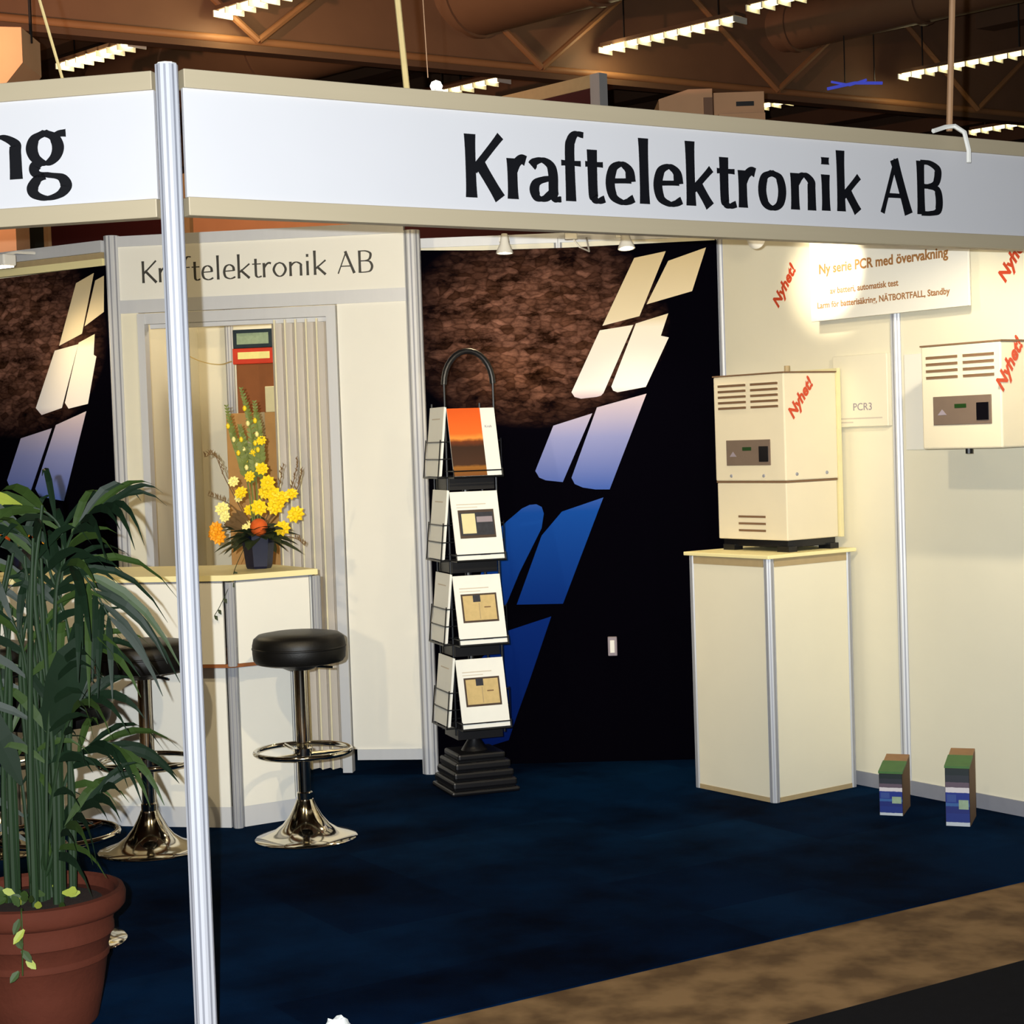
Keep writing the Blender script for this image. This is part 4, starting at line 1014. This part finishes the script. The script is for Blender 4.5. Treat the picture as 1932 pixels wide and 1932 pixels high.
M['postwhite'] = mat('white_post', (200, 202, 210), 0.35, metal=0.1, var=0.02, scale=40, stretch=(1, 1, .05))
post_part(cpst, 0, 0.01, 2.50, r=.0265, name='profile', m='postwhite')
MB().lathe([(0, 0), (.022, 0), (.022, .01), (0, .01)], 16).obj('foot', M['black'], cpst)
MB().lathe([(0, 2.50), (.026, 2.50), (.024, 2.504), (0, 2.505)], 8).obj('cap', M['white'], cpst)
for (pt, lb) in ((PE, 'aluminium post at far right end of the long fascia, outside the frame'), (PL, 'aluminium post at far left end of the short fascia, outside the frame')):
    t = thing('fascia_post', lb, 'post', pt)
    post_part(t, 0, 0.0, 2.50, r=.0265, name='profile', m='postwhite')

# hangers
hr = MB().tube([(-1.083, 4.454, 2.488), (-1.131, 4.454, 2.683), (-2.05, 4.454, 6.4)], .004, 6).obj('support_rope', M['rope'])
tag(hr, 'thin pale rope rising from the short left fascia', 'rope')
hc = MB().tube([(-.242, 4.762, 2.49), (-.258, 4.762, 2.728), (-.50, 4.762, 6.4)], .0085, 8).obj('support_rope', M['rope'])
tag(hc, 'thick pale rope rising from the long fascia left of centre', 'rope')
hw_ = MB().tube([(-.19, 4.9, 2.55), (-.20, 4.9, 2.9), (-.24, 4.9, 6.4)], .0015, 5).obj('support_wire', M['rod'])
tag(hw_, 'very thin dark wire above the small lamp on the fascia', 'wire')
hd = thing('support_rod', 'tan hanging rod tied to the right part of the long fascia', 'rod', (1.475, 5.846, 0))
MB().tube([(0, 0, 2.512), (.02, 0, 2.935), (.19, 0, 6.4)], .0105, 8).obj('rod', M['rod'], hd)
_e = MB()
_e.tube([(-.065, -.05, 2.506), (-.02, -.02, 2.522), (.015, -.012, 2.525), (.04, -.035, 2.50), (.05, -.045, 2.44), (.048, -.05, 2.40)], .008, 6)
_e.obj('white_tie', M['white'], hd, smooth=True)

# small lamp clipped on top of the fascia
cl = thing('clip_lamp', 'small glowing lamp clipped on top edge of the long fascia', 'lamp', (-.167, 4.812, 2.492), rzd(57.7))
MB().span((-.012, -.02, -.02), (.012, .035, .006)).obj('clip', M['white'], cl)
MB().lathe([(0, -.016), (.012, -.011), (.017, 0), (.012, .011), (0, .016)], 14, c=(0, -.004, .016)).obj('bulb', M['bulbhot'], cl, smooth=True)

# ================================================================== STAND SPOTLIGHTS
def spot_lamp(label, loc, aim, watts, cone=75, glow='bulb', size=.025, name='spotlight', arm=(0, .25, .05)):
    t = thing(name, label, 'lamp', loc, 0, 'white spotlights of the stand')
    d = (Vector(aim) - Vector(loc)).normalized()
    q = d.to_track_quat('-Z', 'Y').to_matrix().to_4x4()
    MB().lathe([(0, .055), (.014, .055), (.018, .035), (.022, .01), (.036, -.022), (.040, -.034), (.036, -.034), (.018, -.004), (0, 0)], 20).xf(q).obj('lamp_shade', M['white'], t, smooth=True)
    MB().lathe([(0, -.030), (.016, -.026), (.02, -.016), (0, -.008)], 12).xf(q).obj('bulb', M[glow], t, smooth=True)
    up = q @ Vector((0, 0, .05))
    MB().tube([up, Vector(arm) * .6 + Vector((0, 0, .02)), arm], .006, 6).obj('arm', M['white'], t)
    MB().box(arm, (.05, .03, .02)).obj('clamp', M['white'], t)
    lo = Vector(loc) + d * .045
    lamp('spot_light', 'SPOT', lo, watts, WARM if loc[0] < .5 else (1.0, .85, .60), size, aim=aim, cone=cone, blend=.7)
    return t
spot_lamp('white bell spotlight before the mural, above the brochure rack', (.007, 8.08, 2.43), (-.02, 8.0, 1.0), 30, 90, arm=(0, .33, .065))
spot_lamp('white bell spotlight before the mural, near its right end', (.557, 8.06, 2.43), (.62, 7.8, 1.0), 28, 100, arm=(0, .33, .065))
jb = thing('junction_box', 'small white junction box hanging under the fascia between the bell spotlights', 'box', (.306, 8.0, 2.44))
MB().span((-.028, -.02, 0), (.028, .02, .028), .004).obj('housing', M['white'], jb)
MB().tube([(.0, 0, .014), (.04, .05, -.03), (.09, .2, -.035), (.09, .40, .05)], .004, 6).obj('cable', M['white'], jb)
# spotlights on the inside of the long fascia
fin = -NV
def fpt(s, off, z): p = PA + U * s + fin * off; return (p.x, p.y, z)
ar = tuple((NV * .10)) 
ar = (ar[0], ar[1], .06)
spot_lamp('spotlight behind the long fascia, first from the corner post', fpt(.75, .13, 2.22), (-.5, 8.0, 1.5), 80, 95, arm=ar)
spot_lamp('spotlight behind the long fascia, second from the corner post', fpt(1.45, .13, 2.22), (.3, 8.4, 1.7), 50, 80, arm=ar)
spot_lamp('spotlight behind the long fascia, third from the corner post', fpt(2.1, .13, 2.22), (1.2, 7.8, 1.2), 32, 90, arm=ar)
spot_lamp('spotlight behind the long fascia, fourth from the corner post', fpt(2.9, .13, 2.22), (1.9, 7.1, 1.4), 44, 90, arm=ar)
spot_lamp('white spotlight glaring just below the long fascia, aimed at the sign', (.985, 7.02, 2.315), (1.38, 7.60, 2.24), 60, 42, glow='bulbhot', arm=(.1, -.55, .08))
lf = thing('lamp_head', 'white box-shaped lamp head under the rails at the left photo edge', 'lamp', (-2.385, 8.46, 2.455), rzd(122))
MB().span((-.08, -.04, 0), (.06, .04, .055), .008).obj('housing', M['white'], lf)
MB().span((-.07, -.03, -.006), (.05, .03, 0)).obj('lens', M['bulb'], lf)
MB().tube([(-.01, 0, .05), (-.01, .10, .075), (-.01, .22, .08)], .008, 6).obj('arm', M['white'], lf)
lamp('left_spot', 'SPOT', (-2.385, 8.42, 2.44), 45, WARM, .04, aim=(-1.6, 7.5, .9), cone=120, blend=.8)
# spots behind the short fascia
fl2 = Vector((LD.y, -LD.x, 0)); fl2 = fl2 if fl2.y > 0 else -fl2
pp = PA + LD * .55 + fl2 * .14
spot_lamp('spotlight behind the short left fascia', (pp.x, pp.y, 2.22), (-1.7, 8.0, 1.5), 80, 100, arm=tuple(-fl2 * .10 + Vector((0, 0, .06))))

# ================================================================== POTTED PALM
PB = Vector((-1.335, 4.80, 0))
pp_ = thing('potted_palm', 'tall kentia palm in a ribbed terracotta pot at front left', 'plant', PB)
MB().lathe([(0, 0), (.145, 0), (.152, .01), (.170, .10), (.182, .175), (.187, .18), (.187, .192), (.184, .197), (.196, .24), (.203, .245), (.203, .262), (.200, .268), (.207, .30), (.226, .306), (.236, .318), (.238, .345), (.232, .360), (.220, .364), (.210, .356), (.205, .33), (0, .325)], 56).obj('pot', M['terra'], pp_, smooth=True)
MB().lathe([(.206, .322), (.15, .335), (.08, .340), (0, .342)], 28).obj('soil', M['soil'], pp_, smooth=True)
FR = {
 'A': [(0.074, 0.0, 0.74), (0.092, 0.0, 1.088), (0.121, 0.0, 1.29), (0.183, -0.02, 1.382), (0.263, -0.05, 1.416)],
 'A2': [(0.054, 0.03, 0.736), (0.083, 0.03, 1.129), (0.106, 0.03, 1.317), (0.073, 0.02, 1.391), (0.007, 0.0, 1.416), (-0.05, 0.0, 1.411)],
 'A3': [(0.007, 0.02, 0.739), (0.002, 0.05, 1.13), (-0.041, 0.08, 1.319), (-0.147, 0.1, 1.381)],
 'B': [(0.074, -0.03, 0.702), (0.092, -0.05, 1.065), (0.113, -0.05, 1.236), (0.158, -0.06, 1.249), (0.21, -0.08, 1.192), (0.257, -0.1, 1.107)],
 'C': [(0.016, -0.03, 0.632), (0.014, -0.05, 0.953), (-0.006, -0.08, 1.1), (-0.062, -0.1, 1.147)],
 'D': [(0.04, -0.02, 0.425), (0.075, -0.03, 0.514), (0.134, -0.05, 0.581), (0.215, -0.08, 0.65)],
 'D2': [(0.037, 0.03, 0.472), (0.076, 0.05, 0.643), (0.121, 0.06, 0.728), (0.19, 0.05, 0.757), (0.24, 0.05, 0.733)],
 'F': [(0.044, -0.05, 0.49), (0.061, -0.06, 0.752), (0.093, -0.08, 0.94), (0.147, -0.08, 1.031), (0.197, -0.08, 1.043)],
 'G': [(-0.016, 0.0, 0.422), (-0.033, 0.02, 0.653), (-0.071, 0.03, 0.828), (-0.133, 0.03, 0.918)],
 'H': [(0.022, 0.0, 0.626), (0.021, 0.02, 0.987), (0.046, 0.0, 1.22), (0.038, -0.05, 1.324), (-0.016, -0.08, 1.356)],
 'I': [(0.053, -0.05, 0.548), (0.107, -0.08, 0.782), (0.159, -0.1, 0.883), (0.21, -0.1, 0.91)],
}
NLEAF = {'A': (9, .22, .30), 'A2': (9, .24, .25), 'A3': (8, .26, .3), 'B': (11, .21, .45), 'C': (8, .24, .35), 'D': (8, .22, .35), 'D2': (7, .2, .35), 'F': (9, .22, .35), 'G': (8, .24, .35), 'H': (9, .26, .35), 'I': (7, .18, .35)}
for key, pts in FR.items():
    # petiole starts in the pot
    x0, y0, z0 = pts[0]
    base = Vector((x0 * .45 + random.uniform(-.03, .03), random.uniform(-.03, .03), .335))
    P = spline([base, base.lerp(Vector(pts[0]), .5)] + pts, 8)
    n = len(P)
    fo = MB().tube(P, .0085, 6, r1=.002).obj('frond', M['stem'], pp_, smooth=True)
    cnt, L0, t0 = NLEAF[key]
    i0 = int(n * (1 - .52)); 
    for k in range(cnt):
        u = k / (cnt - 1); i = int(i0 + (n - 2 - i0) * u)
        tg = (P[min(i + 1, n - 1)] - P[i - 1]).normalized()
        side0 = tg.cross(Vector((0, -.35, 1))).normalized()
        for sd in (-1, 1):
            side = side0 * sd
            spread = .95 - .55 * u
            d = (tg * (1 - spread * .45) + side * spread + Vector((0, random.uniform(-.25, .1), random.uniform(-.1, .25)))).normalized()
            L = L0 * (.75 + .5 * math.sin(math.pi * min(1, u * .8 + .15))) * random.uniform(.85, 1.12)
            drp = random.uniform(.35, .7) * L
            cpts = [P[i] + d * L * s_ + Vector((0, 0, -drp * s_ * s_ * s_)) for s_ in (0, .2, .42, .64, .84, 1.0)]
            wv = random.uniform(.0085, .0125)
            nrm = d.cross(Vector((random.uniform(-.3, .3), -1, .35))).normalized()
            nrm = (nrm + Vector((0, 0, .2))).normalized()
            mt = M['leaf'] if random.random() < .70 else M['leaf2']
            if key == 'A2' and u > .7 and sd == 1: mt = M['leaf3']  # yellow-green puts flash light into the colour of these tip leaflets
            MB().blade(cpts, [wv * .3, wv * .95, wv * 1.1, wv * .9, wv * .5, .0008], nrm, .25).obj('leaflet', mt, fo, recalc=False)
# canes
for k in range(19):
    a = random.uniform(0, 2 * math.pi); r = random.uniform(.01, .085); x = r * math.cos(a) * 1.2; y = r * math.sin(a)
    h = random.uniform(.75, 1.15)
    P = spline([(x, y, .33), (x * 1.05 + .005, y, .33 + h * .4), (x * 1.0 + random.uniform(-.03, .04), y - .02, .33 + h * .75), (x + random.uniform(-.05, .06), y - .03, .33 + h)], 6)
    MB().tube(P, random.uniform(.007, .011), 7, r1=.004).obj('cane', M['stem'], pp_, smooth=True)
# broad leaves in the middle
for (a, tp, wd) in (((.06, -.06, .78), (.235, -.12, 1.09), .055), ((-.02, -.03, .66), (-.15, -.06, .92), .035)):
    a = Vector(a); tp = Vector(tp); mid = (a + tp) / 2 + Vector((0, -.02, .05))
    P = [a.lerp(mid, s_ * 2) if s_ < .5 else mid.lerp(tp, s_ * 2 - 1) for s_ in (0, .15, .35, .55, .75, .9, 1)]
    d = (tp - a).normalized(); nr = d.cross(Vector((0, -1, .2))).normalized()
    MB().blade(P, [.004, wd * .7, wd, wd * .95, wd * .7, wd * .35, .001], nr, .15).obj('broad_leaf', M['leaf'], pp_, recalc=False)
# small trailing plant at the pot rim
for k in range(30):
    if k < 20:
        a = random.uniform(-2.9, -.2); r = random.uniform(.03, .19); p = Vector((r * math.cos(a), r * math.sin(a), .35 + random.uniform(0, .03)))
    else:
        j = k - 20; p = Vector((.02 + .012 * math.sin(j * 2.1) + (.0 if j < 6 else -.09), -.246 + .002 * j, .35 - .028 * (j if j < 6 else j - 5)))
    d = Vector((random.uniform(-1, 1), random.uniform(-.8, .1), random.uniform(-.5, .5) if k < 20 else -.9)).normalized(); L = random.uniform(.025, .045)
    nr = d.cross(Vector((0, -1, .3))).normalized()
    MB().blade([p, p + d * L * .4, p + d * L * .75, p + d * L], [.003, .010, .008, .001], nr, .2).obj('ivy_leaf', M['leaf3'] if k % 3 == 0 else M['leaf2'], pp_, recalc=False)
MB().tube(spline([(.01, -.17, .345), (.02, -.225, .372), (.025, -.243, .33), (.02, -.24, .20)], 5), .002, 5).obj('ivy_stem', M['leaf2'], pp_)
MB().tube(spline([(-.06, -.17, .345), (-.07, -.225, .372), (-.07, -.243, .33), (-.065, -.243, .25)], 5), .002, 5).obj('ivy_stem', M['leaf2'], pp_)

# scrap of paper at the front edge of the carpet
b = MB(); random.seed(3)
ring = []
for k in range(12):
    a = 2 * math.pi * k / 12; r = .045 * random.uniform(.75, 1.1)
    ring.append(b.bm.verts.new((r * math.cos(a), r * .8 * math.sin(a), .004)))
ring2 = []
for k in range(12):
    a = 2 * math.pi * k / 12 + .1; r = .028 * random.uniform(.6, 1.1)
    ring2.append(b.bm.verts.new((r * math.cos(a), r * .8 * math.sin(a), .016 + random.uniform(0, .018))))
c = b.bm.verts.new((0, 0, .022))
for k in range(12):
    j = (k + 1) % 12; b.bm.faces.new((ring[k], ring[j], ring2[j], ring2[k])); b.bm.faces.new((ring2[k], ring2[j], c))
bt = [b.bm.verts.new((v.co.x, v.co.y, .0005)) for v in ring]
for k in range(12):
    j = (k + 1) % 12; b.bm.faces.new((bt[k], bt[j], ring[j], ring[k]))
b.bm.faces.new(bt[::-1])
sc_ = b.obj('paper_scrap', M['paper']); sc_.location = (-.512, 4.655, 0)
tag(sc_, 'crumpled white paper scrap on carpet at bottom edge of photo', 'paper')
